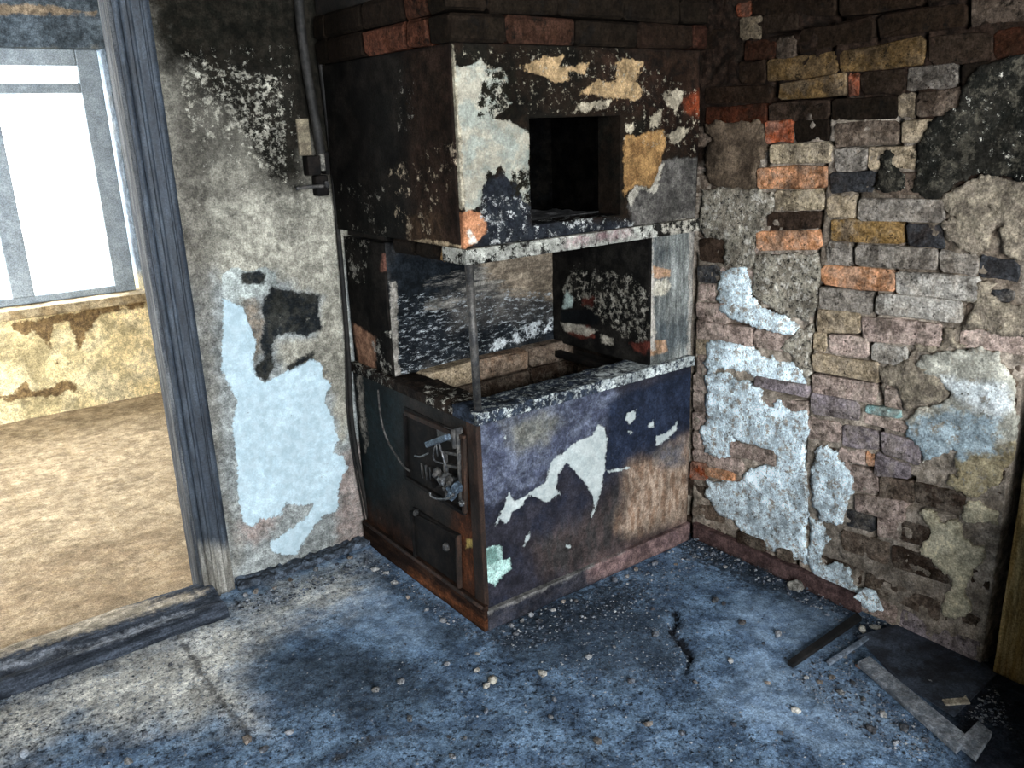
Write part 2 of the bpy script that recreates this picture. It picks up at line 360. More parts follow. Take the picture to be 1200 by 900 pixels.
# ---- the left wall with the doorway: burnt plaster with a patch of light blue paint
DX0, DX1 = -.22, .70
blue = [(262, 350), (260, 435), (268, 450), (278, 470), (272, 500), (278, 540), (280, 590), (285, 612), (297, 618), (302, 610), (330, 602), (333, 590), (352, 592), (368, 590), (362, 603), (345, 616), (330, 627), (315, 635), (318, 645), (330, 650), (348, 650), (357, 632), (368, 618), (378, 605), (396, 598), (396, 580), (400, 560), (408, 548), (402, 535), (390, 530), (397, 515), (393, 505), (390, 490), (380, 470), (388, 450), (377, 440), (378, 428), (365, 420), (345, 428), (330, 438), (310, 448), (300, 440), (296, 425), (300, 400), (292, 380), (285, 360)]
bluetop = [(260, 322), (275, 313), (292, 319), (310, 312), (322, 320), (325, 335), (316, 346), (295, 348), (285, 352), (290, 380), (296, 430), (262, 440)]
black_patch = [[(283, 320), (300, 317), (312, 320), (308, 333), (284, 333)],
    [(318, 335), (340, 340), (375, 345), (373, 370), (378, 385), (360, 395), (340, 390), (322, 395), (318, 410), (322, 430), (312, 448), (300, 440), (297, 432), (310, 420), (305, 400), (310, 375), (305, 360)],
    [(335, 430), (350, 420), (368, 412), (370, 418), (352, 428), (338, 436)]]
LW = [L('low', [[(200, 330), (440, 300), (440, 700), (240, 720)]], 'a0a5a3', '8a8f8e', amp=14, ns=10, soft=30, op=.85),
      L('warm', [[(214, 90), (245, 100), (240, 260), (255, 400), (262, 560), (285, 640), (275, 690), (240, 500), (205, 200)]], '6b665e', '7d786d', amp=8, ns=16, soft=10, op=.7),
      L('pale', [[(245, 235), (400, 225), (400, 300), (262, 330)], [(318, 300), (400, 280), (412, 480), (400, 520), (385, 450), (330, 430), (322, 400), (370, 395), (378, 350), (330, 330)]], 'a09c8e', '8a867a', amp=8, ns=20, soft=8),
      L('pink', [[(395, 540), (440, 500), (440, 640), (395, 640)], [(285, 600), (330, 600), (300, 640), (280, 630)]], '94827a', '7f736c', amp=8, ns=22, soft=9, op=.8),
      L('greypaint', [bluetop], 'b4bab5', '9aa09b', amp=2.5, ns=60, soft=1.2, h=.0012),
      L('smear', [[(282, 350), (300, 352), (312, 380), (306, 415), (296, 425), (284, 405)]], '7b6a56', '5e5346', amp=7, ns=40, soft=7, op=.75),
      L('blue', [blue], 'bfd2d9', 'b0c5cd', amp=3.2, ns=60, soft=1.0, h=.0014, rough=.7, clean=.72),
      L('chips', [[(262, 350), (400, 440), (405, 600), (285, 612)]], '8f918d', '7f817d', amp=11, ns=42, soft=1, cap=(-60, -6.6)),
      L('black', black_patch, '202325', '33332f', amp=3.0, ns=55, soft=2.0),
      L('blackspots', [[(300, 340), (380, 340), (380, 390), (320, 400)]], '9a988c', '84837a', amp=9, ns=60, soft=2, cap=(-60, -5)),
      L('sootsoft', [[(180, -60), (440, -60), (440, 230), (350, 240), (262, 190), (244, 250), (215, 260)]], '3a3832', '2b2925', amp=22, ns=9, soft=34, op=.6),
      L('soot', [[(150, -60), (440, -60), (440, 245), (396, 228), (378, 208), (366, 165), (350, 215), (330, 210), (305, 185), (290, 150), (262, 125), (238, 118), (222, 85), (190, 80)]], '161511', '201d18', amp=20, ns=13, soft=20),
      L('soot2', [[(265, 60), (340, 90), (345, 205), (322, 210), (300, 175), (270, 120)]], '1a1915', '25221d', amp=10, ns=30, soft=4),
      L('speck', [[(218, 60), (240, 72), (330, 95), (332, 170), (335, 215), (310, 200), (290, 170), (265, 160), (232, 165), (215, 110)]], 'aaa698', '8d897c', amp=11, ns=75, soft=1.2, cap=(-60, -1.2), h=.0008),
      L('speck2', [[(225, 60), (340, 60), (355, 290), (240, 290)]], 'b5b1a3', '9a968a', amp=11, ns=95, soft=1.0, cap=(-60, -4.4), h=.0008),
      L('cracks', [[(215, 120), (420, 120), (440, 640), (270, 690)]], '3c3a36', amp=11, ns=38, soft=1.2, cap=(-60, -9.5))]
wl = sheet('wall_left', (.70, WY, -.12), (1, 0, 0), (0, 0, 1), (0, -1, 0), WX+.2-.70, 2.62, .07, .008,
           lambda l: layered('burnt_plaster', ('878377', '757167', 10), l, rough=.9, grain=.002, gs=90), LW, relief=.006, rs=7, seed=3)
props(wl, kind='structure')
props(mesh_obj('wall_left_of_doorway', *join([box_vf(-1.6, DX0, WY, WY+.22, -.12, 2.5), box_vf(DX0, DX1, WY, WY+.22, 2.2, 2.5)]), M['room_wall']), kind='structure')
# ---- the far wall with its window
fx0, fx1, fz0, fz1 = -.12, 1.285, .66, 2.05
FW = [L('peel', [[(-20, 385), (170, 352), (168, 360), (120, 368), (105, 385), (98, 402), (92, 412), (84, 390), (80, 378), (62, 380), (60, 412), (52, 400), (38, 388), (30, 395), (10, 380), (-20, 390)],
                 [(-20, 468), (15, 462), (30, 448), (38, 458), (55, 455), (75, 445), (88, 452), (92, 462), (80, 455), (70, 464), (45, 464), (20, 470)], [(62, 424), (72, 422), (68, 428)]], '6f5c42', '8a7350', amp=4, ns=22, soft=1.6),
      L('hazysoot', [[(-60, -80), (300, -80), (300, 250), (170, 330), (150, 330), (110, 70), (-60, 75)]], '5f6a73', '4c565e', amp=12, ns=6, soft=16),  # soot above the window, its colour lightened to imitate haze
      L('flake', [[(-60, 5), (0, 5), (55, 6), (90, 12), (112, 14), (110, 18), (60, 17), (-60, 18)]], 'a5937c', '8a7b68', amp=4, ns=18, soft=2)]
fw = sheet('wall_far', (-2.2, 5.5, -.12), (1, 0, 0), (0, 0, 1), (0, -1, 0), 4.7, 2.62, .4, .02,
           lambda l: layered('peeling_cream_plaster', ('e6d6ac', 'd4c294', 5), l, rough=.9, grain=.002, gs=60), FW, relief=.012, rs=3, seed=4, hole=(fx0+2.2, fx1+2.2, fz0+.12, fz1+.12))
props(fw, kind='structure')
win = empty('window_1', ((fx0+fx1)/2, 5.6, .66), kind='structure')
yf0, yf1 = 5.56, 5.64
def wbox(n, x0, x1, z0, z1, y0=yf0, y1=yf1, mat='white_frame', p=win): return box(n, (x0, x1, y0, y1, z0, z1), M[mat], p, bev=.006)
k = 5.58/5.5
zz = lambda z: H+(z-H)*k
xr, xl, xm0, xm1 = 1.12*k, .05, .575*k, .69*k
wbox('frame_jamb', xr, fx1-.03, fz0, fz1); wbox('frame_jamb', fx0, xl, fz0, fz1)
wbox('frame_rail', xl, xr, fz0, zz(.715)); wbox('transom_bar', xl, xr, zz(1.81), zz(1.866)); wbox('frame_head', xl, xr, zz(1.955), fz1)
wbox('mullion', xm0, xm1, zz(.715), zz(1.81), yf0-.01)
for a, b, z0, z1 in ((xl, xm0, .715, 1.81), (xm1, xr, .715, 1.81), (xl, xr, 1.866, 1.955)):
    box('pane', (a, b, 5.60, 5.606, zz(z0), zz(z1)), M['glass'], win, bev=0)
sl = box('window_sill', (fx0-.03, fx1+.01, 5.40, 5.60, .605, .66), plain('cream_sill', 'b5a484', '8f7c5c', 14), win, bev=.008)

# ---- doorway trim
door_l = [L('bare', [[(232, 640), (280, 640), (282, 710), (235, 710)]], '8f8c84', '77736a', amp=7, ns=30, soft=10, st=(2, 2, .25)),
          L('worn', [[(120, 0), (300, 0), (300, 720), (230, 720)]], '8b9299', '6d7178', amp=12, ns=55, soft=1.5, cap=(-60, -8.5), st=(2.5, 2.5, .12))]
mdoor = lambda l: layered('slate_blue_door_paint', ('2e353e', '3d454e', 16), l, rough=.6, grain=.001, gs=90, st=(2, 2, .3), spec=.4)
d1 = empty('door_1', (.24, WY, 0), kind='structure')
MD = None
def dsheet(name, x0, x1, yf, thick, z0=0.0, z1=2.26):
    global MD
    o = sheet(name, (x0, yf, z0), (1, 0, 0), (0, 0, 1), (0, -1, 0), x1-x0, z1-z0, thick, .012, MD or mdoor, door_l, d1)
    MD = o.data.materials[0]; return o
dsheet('casing', .705, .788, WY-.034, .034)
dsheet('casing_moulding', .722, .734, WY-.042, .008)
dsheet('casing_moulding', .760, .768, WY-.039, .005)
dsheet('jamb_bead', .688, .705, WY-.026, .026)
mj = plain('worn_jamb_edge', '5d5f60', '3c4046', 30, st=(2, 2, .2))
mesh_obj('jamb', *box_vf(.676, .70, WY-.012, WY+.085, .0, 2.2), mj, d1)
box('jamb', (DX0, DX0+.035, WY-.012, WY+.10, 0, 2.2), mj, d1); box('casing', (DX0-.085, DX0, WY-.034, WY, 0, 2.26), MD, d1)
box('head_casing', (DX0-.085, .788, WY-.034, WY, 2.2, 2.28), MD, d1)
# threshold beam
def threshold():
    n = 90; prof = [(2.60, 0), (2.605, .024), (2.63, .040), (2.655, .037), (2.675, .030), (2.70, .044), (2.74, .05), (2.80, .046), (2.84, .035), (2.86, 0)]
    V, Fc = [], []
    for i in range(n+1):
        x = DX0+(DX1-DX0+.01)*i/n
        for j, (y, z) in enumerate(prof):
            w = .006*fbm(np.array([x*14.]), np.array([y*30.]), 8, 4)[0]
            V.append((x, y+w*.6, max(0, z+w if 0 < j < 9 else z-.02)))
    k = len(prof)
    for i in range(n):
        for j in range(k-1): Fc.append((i*k+j, i*k+j+1, (i+1)*k+j+1, (i+1)*k+j)[::-1])
        Fc.append((i*k+k-1, i*k, (i+1)*k, (i+1)*k+k-1)[::-1])
    Fc.append(tuple(range(k))[::-1]); Fc.append(tuple(n*k+j for j in range(k)))
    o = mesh_obj('threshold', V, Fc, None or M['soot'], d1, smooth=True)
    px = proj(np.array(V)); ls = [L('dusty', [[(-20, 745), (120, 715), (245, 690), (230, 700), (120, 735), (-20, 775)]], 'b0a594', '8f8676', amp=5, ns=40, soft=4), L('edge', [[(-20, 780), (120, 748), (230, 712), (228, 717), (120, 757), (-20, 792)]], '8b9098', '60656c', amp=6, ns=60, soft=2, cap=(-60, 3))]
    for l in ls: set_attr(o, l['attr'], np.clip(sdf(px, l['polys']), *l['cap']))
    o.data.materials[0] = layered('charred_threshold', ('30353c', '454b55', 24), ls, grain=.003, gs=70, st=(.4, 2, 2)); return o
threshold()
# burnt skirting left on the left wall
box('baseboard_left', (.80, 1.325, WY-.060, WY-.004, 0, .022), plain('ash_covered_skirting', '525c68', '2a2f36', 45, grain=.008, gs=60), bev=.003, cuts=5, rough_amt=.008)['kind'] = 'structure'

# ================================================================== BRICK WALL
wr = box('wall_right', (2.43, 2.60, .87, 2.82, -.12, 2.5), M['soot'], bev=0); props(wr, kind='structure')
mort_l = [L('dim', [[(960, 200), (1120, 200), (1200, 290), (1200, 420), (1100, 380), (960, 300)]], '564a3f', '6f6456', amp=16, ns=16, soft=16, op=.8),
    L('sootm', [[(800, -60), (1260, -60), (1260, 220), (1120, 225), (1090, 200), (1060, 120), (960, 130), (900, 180), (800, 200)]], '1d1712', '2b2019', amp=14, ns=10, soft=12)]
mm_ = layered('crumbling_mortar', ('9c9082', '7d7265', 18), mort_l, grain=.006, gs=60)
CR = 1.523
CRACKS = [[(1048, 316), (1049, 342)], [(1024, 342), (1026, 368)], [(1001, 285), (1000, 311)], [(1059, 259), (1061, 287)], [(1004, 229), (1004, 256)], [(908, 98), (909, 119)], [(899, 122), (899, 152)], [(1019, 398), (1021, 421)], [(1026, 450), (1034, 475)], [(1031, 503), (1032, 528)], [(1028, 556), (1029, 581)], [(1025, 602), (1025, 627)],
          [(882, 384), (883, 407)], [(889, 438), (890, 452)], [(815, 373), (880, 384), (942, 397)], [(876, 450), (946, 468)], [(814, 300), (811, 400), (808, 560), (806, 620)], [(903, 40), (935, 35), (1000, 18), (1083, 7)], [(1134, 0), (1133, 30)], [(1085, 42), (1077, 76)], [(1123, 76), (1122, 101)], [(1071, 110), (1072, 138)], [(1054, 142), (1054, 168)], [(1015, 174), (1015, 200)], [(903, 168), (898, 192)], [(1148, 356), (1150, 366)], [(1100, 293), (1099, 317)], [(980, -5), (980, 20)], [(1026, 18), (1027, 46)],
          [(866, 72), (933, 68)], [(986, 113), (900, 121)], [(970, 169), (1050, 172)], [(960, 336), (1024, 341)], [(1008, 258), (1060, 259)], [(958, 389), (1010, 392)], [(953, 435), (1030, 448)], [(1000, 548), (1070, 562)], [(1060, 590), (1120, 606)]]
def mortar_disp(P):
    px = proj(P); d = np.full(len(px), 99.0)
    for ln in CRACKS:
        for a, b in zip(ln, ln[1:]):
            a, b = np.array(a, float), np.array(b, float); e = b-a; w = px-a
            t_ = np.clip((w@e)/(e@e), 0, 1); d = np.minimum(d, np.sqrt(((w-t_[:, None]*e)**2).sum(1)))
    return -.035*np.clip((4.2-d)/2.5, 0, 1)
for a, b in ((.895, CR-.010), (CR+.008, 2.78)):
    o = sheet('mortar_bed', (2.329, a, -.12), (0, 1, 0), (0, 0, 1), (-1, 0, 0), b-a, 2.62, .095, .007, mm_, mort_l, wr, relief=.009, rs=40, seed=6, disp=mortar_disp)
COL = dict(K='17130f', D='2f2118', R='4a2618', O='a85a3c', S='d29870', T='a8967c', B='b9a88c', G='8a8278', Lg='aca69c', P='b39e92', Y='866a42', C='3a3b3d', W='64564a', Q='8fb0ac', N='40332a', V='8d8284', E='b07858')
bricks_px = []
def B(c, xl, tl, bl, xr, tr, br, stain=.25, proud=0.0): bricks_px.append((c, xl, tl, bl, xr, tr, br, stain, proud))
# top courses
B('O', 863, 3, 20, 880, 2, 18, .2); B('D', 882, 0, 17, 978, -16, 19, .45); B('D', 982, -14, 19, 1080, -28, 6, .35); B('N', 1085, -30, 3, 1160, -40, -4, .4)
B('T', 867, 22, 46, 892, 19, 45, .3); B('N', 895, 17, 39, 934, 15, 34, .3); B('D', 936, 37, 62, 1023, 20, 46, .35); B('D', 1029, 18, 46, 1132, 4, 30, .35); B('W', 1137, -3, 30, 1215, -10, 22, .45)
B('R', 872, 49, 71, 908, 46, 69, .3); B('W', 909, 45, 69, 932, 42, 67, .2)
B('Y', 984, 61, 84, 1082, 43, 76, .35); B('N', 1089, 43, 76, 1162, 37, 70, .4); B('R', 1165, 36, 68, 1215, 30, 60, .4)
B('D', 866, 74, 97, 896, 71, 95, .3); B('Y', 899, 72, 96, 981, 60, 87, .4)
B('D', 826, 103, 121, 903, 99, 119, .3); B('Y', 914, 100, 117, 992, 85, 111, .15, .006); B('O', 995, 87, 113, 1005, 86, 112, .3); B('N', 1008, 84, 111, 1061, 80, 110, .45); B('G', 1063, 80, 108, 1120, 75, 101, .3); B('K', 1126, 76, 102, 1205, 64, 92, .5)
B('R', 827, 125, 146, 897, 122, 145, .3); B('N', 901, 121, 143, 970, 117, 138, .45); B('K', 975, 116, 141, 1051, 112, 139, .4); B('T', 1053, 109, 138, 1070, 108, 138, .15); B('W', 1074, 110, 137, 1128, 102, 133, .35); B('K', 1132, 104, 134, 1210, 98, 130, .5)
B('O', 898, 143, 167, 929, 141, 166, .1, .004); B('K', 931, 142, 166, 971, 140, 164, .5); B('W', 978, 146, 172, 1052, 142, 168, .35); B('T', 1056, 141, 168, 1096, 138, 167, .25); B('K', 1100, 138, 168, 1205, 136, 166, .5)
B('B', 904, 170, 192, 972, 167, 191, .05, .006); B('G', 977, 175, 200, 1014, 173, 199, .4); B('T', 1017, 174, 199, 1073, 170, 197, .35); B('K', 1078, 172, 198, 1205, 172, 200, .5)
B('S', 889, 197, 220, 968, 195, 219, .05, .008); B('C', 973, 203, 226, 1024, 200, 225, .35); B('W', 1027, 203, 228, 1100, 202, 230, .45)
B('B', 908, 223, 245, 965, 221, 244, .12, .002); B('T', 968, 229, 253, 1003, 228, 255, .2); B('G', 1007, 233, 257, 1106, 234, 261, .15, .008)
B('N', 900, 249, 270, 960, 247, 267, .4); B('Y', 975, 257, 281, 1057, 260, 286, .1, .002); B('C', 1063, 262, 288, 1105, 265, 291, .35)
B('S', 888, 272, 294, 962, 270, 292, .08, .006); B('G', 968, 284, 310, 997, 286, 311, .45); B('G', 1003, 287, 311, 1098, 292, 316, .25, .004); B('G', 1101, 294, 317, 1146, 299, 323, .15, .002); B('C', 1148, 298, 324, 1194, 307, 332, .35)
B('S', 963, 311, 333, 1048, 317, 341, .12, .004); B('Lg', 1051, 318, 343, 1148, 326, 354, .1, .005); B('C', 1160, 340, 352, 1188, 338, 355, .3)
B('G', 960, 336, 361, 1022, 342, 368, .25); B('Lg', 1028, 343, 367, 1128, 354, 379, .05, .010); B('W', 1132, 356, 380, 1210, 364, 392, .2)
B('T', 957, 364, 388, 1007, 368, 391, .2); B('P', 1011, 371, 398, 1104, 380, 406, .15, .004); B('P', 1125, 384, 405, 1205, 394, 418, .2)
B('T', 953, 391, 411, 968, 391, 411, .2); B('P', 972, 392, 413, 1018, 397, 419, .1, .003); B('Lg', 1023, 402, 422, 1064, 408, 430, .1, .004)
B('T', 953, 413, 433, 1030, 426, 448, .1, .006); B('P', 953, 438, 458, 1025, 450, 473, .08, .004); B('P', 1036, 452, 476, 1056, 458, 480, .05)
B('V', 951, 461, 485, 1006, 472, 493, .2, .003); B('Q', 1016, 474, 482, 1056, 480, 491, .02, .008); B('P', 1010, 486, 495, 1062, 496, 508, .1)
B('P', 947, 488, 512, 985, 497, 520, .15); B('V', 988, 497, 522, 1029, 506, 527, .1, .004); B('V', 1034, 506, 530, 1078, 520, 545, .12, .006)
B('P', 982, 524, 538, 1012, 530, 546, .3); B('S', 1014, 530, 545, 1026, 533, 548, .1); B('V', 1026, 531, 556, 1066, 546, 560, .1, .005)
B('P', 990, 543, 572, 1028, 556, 580, .3); B('W', 1031, 558, 582, 1070, 566, 590, .25, .002); B('N', 1072, 566, 588, 1130, 578, 606, .2)
B('P', 1003, 578, 598, 1060, 588, 612, .15, .006); B('C', 992, 597, 616, 1022, 604, 624, .25); B('P', 1028, 606, 628, 1052, 612, 634, .15); B('N', 1056, 610, 634, 1130, 628, 652, .3)
B('W', 985, 620, 642, 1040, 636, 662, .3); B('N', 1044, 638, 662, 1110, 660, 686, .3)
# pier beside the stove
B('N', 820, 280, 305, 849, 280, 309, .2); B('C', 818, 311, 331, 842, 311, 332, .3); B('P', 818, 334, 352, 838, 334, 352, .12); B('P', 817, 354, 373, 852, 356, 379, .1, .004)
B('P', 817, 375, 395, 881, 384, 406, .15, .004); B('P', 884, 386, 406, 940, 395, 415, .12, .003); B('T', 816, 396, 415, 838, 399, 417, .05); B('P', 817, 417, 437, 836, 420, 440, .05); B('P', 812, 438, 457, 834, 441, 459, .05); B('P', 812, 459, 480, 834, 461, 482, .05)
B('P', 812, 482, 503, 832, 484, 505, .1); B('P', 812, 505, 524, 832, 507, 527, .2); B('P', 812, 526, 540, 834, 530, 546, .2)
B('V', 886, 440, 452, 948, 452, 466, .15, .010); B('P', 896, 468, 478, 945, 472, 492, .1)
B('P', 858, 517, 533, 910, 530, 546, .05, .010); B('P', 830, 533, 546, 870, 540, 556, .1, .006); B('S', 828, 547, 556, 862, 554, 563, .08, .012); B('O', 811, 541, 560, 829, 544, 562, .05, .010)
B('N', 866, 620, 634, 898, 634, 647, .15, .012); B('W', 812, 590, 604, 850, 600, 614, .2); B('W', 912, 640, 652, 930, 646, 660, .2, .012)
def make_brick(c, xl, tl, bl, xr, tr, br, stain, proud):
    g = 0.9
    cs = [at_x(xl-g, tl-g, WX)[1:], at_x(xr+g, tr-g, WX)[1:], at_x(xr+g, br+g, WX)[1:], at_x(xl-g, bl+g, WX)[1:]]
    return brick_mesh(cs, c, stain, proud)
def brick_mesh(cs, c, stain, proud, X=WX, sgn=-1, parent=None):
    """one brick laid in the wall plane x = X: broken outline, worn edges, uneven face (about 50 triangles)"""
    out = []
    for i in range(4):
        a, b, d = np.array(cs[i]), np.array(cs[(i+1) % 4]), np.array(cs[(i-1) % 4])
        e1, e2 = (b-a), (d-a); l1, l2 = np.linalg.norm(e1)+1e-9, np.linalg.norm(e2)+1e-9
        r = min(.010, l1*.2, l2*.2)*random.uniform(.5, 1.3)
        out.append(a+e2/l2*r); out.append(a+e1/l1*r)
        if i % 2 == 0: out.append(a+e1*random.uniform(.4, .6)+np.array([0, random.uniform(-.003, .003)]))
    out = [p+np.array([random.uniform(-.003, .003), random.uniform(-.003, .003)]) for p in out]
    ctr = np.mean(out, 0); n = len(out); V = []
    x = X+sgn*proud
    for p in out: V.append((X+.07, *p))
    for p in out: V.append((x+.004+random.uniform(-.001, .001), *p))
    for p in out:
        q = p+(ctr-p)/np.linalg.norm(ctr-p)*min(.0045, np.linalg.norm(ctr-p)*.4)
        V.append((x+random.uniform(-.0025, .0025), *q))
    V.append((x+random.uniform(-.003, .002), *ctr)); Fc = []
    for r_ in (0, 1):
        for i in range(n):
            j = (i+1) % n; Fc.append((r_*n+i, (r_+1)*n+i, (r_+1)*n+j, r_*n+j))
    for i in range(n): Fc.append((2*n+i, 3*n, 2*n+(i+1) % n))
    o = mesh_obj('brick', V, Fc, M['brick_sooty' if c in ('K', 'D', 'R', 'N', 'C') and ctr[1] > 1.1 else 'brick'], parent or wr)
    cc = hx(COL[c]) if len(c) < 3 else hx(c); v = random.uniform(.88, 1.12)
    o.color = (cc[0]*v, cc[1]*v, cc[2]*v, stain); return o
boxes = []
for b in bricks_px:
    ys = [at_x(b[1], (b[2]+b[3])/2, WX)[1], at_x(b[4], (b[5]+b[6])/2, WX)[1]]; zs = [at_x(b[1], b[2], WX)[2], at_x(b[1], b[3], WX)[2], at_x(b[4], b[5], WX)[2], at_x(b[4], b[6], WX)[2]]
    boxes.append((min(ys), max(ys), min(zs), max(zs))); make_brick(*b)
# courses that the list above leaves out (low down, above the frame, in the shade)
z = .005; row = 0
while z < 2.44:
    for y0, y1 in ((.90, CR-.012), (CR+.010, 2.05)):
        y = y0-(.13 if row % 2 else 0)
        while y < y1-.03:
            a, b = max(y, y0), min(y+.245, y1); y += .255
            if b-a < .04: continue
            hit = any(p[0] < b-.012 and p[1] > a+.012 and p[2] < z+.063-.012 and p[3] > z+.012 for p in boxes)
            if hit: continue
            up = z > 1.5
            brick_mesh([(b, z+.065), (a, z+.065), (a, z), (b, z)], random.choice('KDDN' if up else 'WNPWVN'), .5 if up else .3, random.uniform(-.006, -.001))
    z += .0765; row += 1

def patch(name, outline_px, th, mat_layers, rough_h=.004, mesh=.011, jag=3.6, X=WX, parent=None, seed=0):
    """a piece of plaster left on the bricks: frayed outline, uneven face, thickness down to the bricks"""
    rr = random.Random(seed+len(outline_px)); pts = [Vector(p) for p in outline_px]
    for it in range(4):
        new = []
        for a, b in zip(pts, pts[1:]+pts[:1]):
            new.append(a); d = b-a
            if d.length > 2.2: new.append((a+b)/2+Vector((-d.y, d.x))*(1/max(d.length, .1))*rr.uniform(-1, 1)*min(jag/(1+it*.7), d.length*.28))
        pts = new
    w = np.array([at_x(p[0], p[1], X)[1:] for p in pts]); n = len(w)
    lo, hi = w.min(0), w.max(0)
    gy, gz = np.meshgrid(np.arange(lo[0], hi[0], mesh), np.arange(lo[1], hi[1], mesh))
    gp = np.stack([gy.ravel(), gz.ravel()], 1)+rng.uniform(-.3, .3, (gy.size, 2))*mesh
    s = sdf(gp*1000, [w*1000], 60)
    gp = gp[s > 4]
    allp = [Vector(p) for p in w]+[Vector(p) for p in gp]
    vo, eo, fo, *_ = delaunay_2d_cdt(allp, [(i, (i+1) % n) for i in range(n)], [], 1, 1e-6)
    vo = np.array([tuple(p) for p in vo])
    es = {}
    for f in fo:
        for a, b in zip(f, list(f[1:])+[f[0]]): es[(a, b)] = 1
    bd = [e for e in es if (e[1], e[0]) not in es]; bset = {i for e in bd for i in e}
    d = rough_h*fbm(vo[:, 0]*40+seed, vo[:, 1]*40, seed, 4)
    d[list(bset)] = -.001
    V = [(X-th-dd, p[0], p[1]) for p, dd in zip(vo, d)]
    area = sum((vo[f[1]][0]-vo[f[0]][0])*(vo[f[2]][1]-vo[f[0]][1])-(vo[f[1]][1]-vo[f[0]][1])*(vo[f[2]][0]-vo[f[0]][0]) for f in fo)
    Fc = [tuple(f) if area < 0 else tuple(reversed(f)) for f in fo]
    mp = {}
    for i in sorted(bset): mp[i] = len(V); V.append((X+.012, vo[i][0], vo[i][1]))
    for a, b in bd: Fc.append((b, a, mp[a], mp[b]) if area < 0 else (a, b, mp[b], mp[a]))
    mat, layers = mat_layers
    o = mesh_obj(name, V, Fc, mat, parent or wr, smooth=False)
    o.data.polygons.foreach_set('use_smooth', [True]*len(fo)+[False]*(len(o.data.polygons)-len(fo)))
    px = proj(np.array(V))
    for l in layers: set_attr(o, l['attr'], np.clip(sdf(px, l['polys']), *l['cap']))
    return o
everything = [[(700, -100), (1400, -100), (1400, 1000), (700, 1000)]]
def speckled(name, c1, c2, s1, cap, ns=80, base_s=22, c3=None, cap3=-8, grain=.005):
    ls = [L('sp', everything, s1, amp=11, ns=ns, soft=1.2, cap=(-60, cap))]
    if c3: ls.append(L('sp3', everything, c3, amp=11, ns=ns*.6, soft=2, cap=(-60, cap3)))
    return (layered(name, (c1, c2, base_s), ls, grain=grain, gs=75, gain=1.12), ls)
PW = speckled('whitewashed_plaster', 'dbe9ee', 'bfcdd2', '66665f', -3.6, 110, 26, '938b7f', -2.4)
PG = speckled('grey_mortar_plaster', '8f8879', '746c5f', '2c2a26', -2.2, 130, 24, 'b2aca0', -2.5)
PB = speckled('brown_mortar_plaster', '5c4f41', '463b30', '1d1814', -6, 60, 20)
PR = speckled('rough_tan_mortar', '8d8270', '71675a', '3a342b', -6, 60, 28, 'a89d8a', -6, .009)
PK = speckled('soot_black_plaster', '171714', '26241f', 'c0bcae', -5.2, 90, 14, '4a463c', -2.5)
PT = speckled('tan_plaster', 'bcb399', 'a59c83', '6a604f', -6, 60, 16)
whl = [L('tan', [[(1100, 540), (1200, 520), (1200, 600), (1100, 600)]], 'a39678', '8d8063', amp=14, ns=24, soft=5),
       L('blu', [[(1060, 500), (1110, 478), (1170, 490), (1170, 525), (1100, 540), (1060, 540)]], 'a9b8bd', '97a7ad', amp=16, ns=24, soft=6),
       L('wht', [[(1100, 440), (1180, 450), (1188, 480), (1170, 490), (1120, 470)]], 'd4d8d6', 'c4cac9', amp=6, ns=30, soft=6),
       L('sp', everything, '77756c', amp=11, ns=90, soft=1.2, cap=(-60, -4)),
       L('sp2', everything, '938b7c', amp=11, ns=44, soft=1.6, cap=(-60, -3.4))]
PWR = (layered('pale_limewashed_plaster', ('b5b2a4', '9d9a8d', 20), whl, grain=.004, gs=75), whl)
patch('plaster_patch', [(828, 402), (840, 398), (862, 402), (872, 400), (884, 411), (893, 419), (905, 416), (915, 424), (932, 424), (944, 436), (945, 452), (936, 455), (920, 448), (905, 452), (888, 447), (876, 436), (860, 432), (840, 432), (828, 440), (824, 425)], .004, PW, seed=1)
patch('plaster_patch', [(826, 440), (850, 436), (868, 446), (880, 452), (892, 458), (898, 474), (906, 478), (912, 468), (922, 478), (935, 482), (945, 480), (944, 520), (945, 560), (946, 600), (944, 640), (952, 662), (930, 655), (905, 645), (897, 640), (880, 628), (868, 620), (850, 606), (835, 588), (826, 580), (828, 562), (845, 565), (862, 564), (872, 556), (880, 548), (906, 546), (912, 535), (885, 520), (860, 513), (856, 535), (840, 538), (826, 530), (822, 500), (828, 480)], .006, PW, seed=2)
patch('plaster_patch', [(844, 318), (874, 314), (882, 330), (878, 345), (890, 358), (905, 366), (925, 372), (938, 384), (930, 392), (905, 388), (880, 381), (862, 374), (846, 366), (840, 350), (842, 335)], .006, PW, seed=3)
patch('plaster_patch', [(958, 525), (970, 521), (982, 530), (990, 546), (1000, 560), (1001, 578), (992, 592), (987, 614), (975, 612), (960, 604), (951, 585), (950, 560), (955, 540)], .006, PW, seed=4)
patch('plaster_patch', [(949, 606), (962, 610), (974, 632), (963, 647), (968, 662), (985, 660), (998, 668), (1000, 682), (1012, 692), (1030, 712), (1022, 716), (1000, 704), (975, 690), (955, 672), (946, 650)], .006, PW, seed=5)
patch('plaster_patch', [(1072, 430), (1080, 416), (1110, 411), (1150, 405), (1172, 412), (1178, 430), (1190, 450), (1193, 490), (1186, 540), (1178, 548), (1166, 570), (1146, 583), (1128, 576), (1110, 565), (1115, 556), (1124, 560), (1120, 545), (1124, 530), (1118, 524), (1100, 535), (1082, 543), (1078, 525), (1062, 512), (1062, 492), (1076, 478), (1106, 473), (1116, 462), (1102, 442)], .006, PWR, seed=6, rough_h=.005)
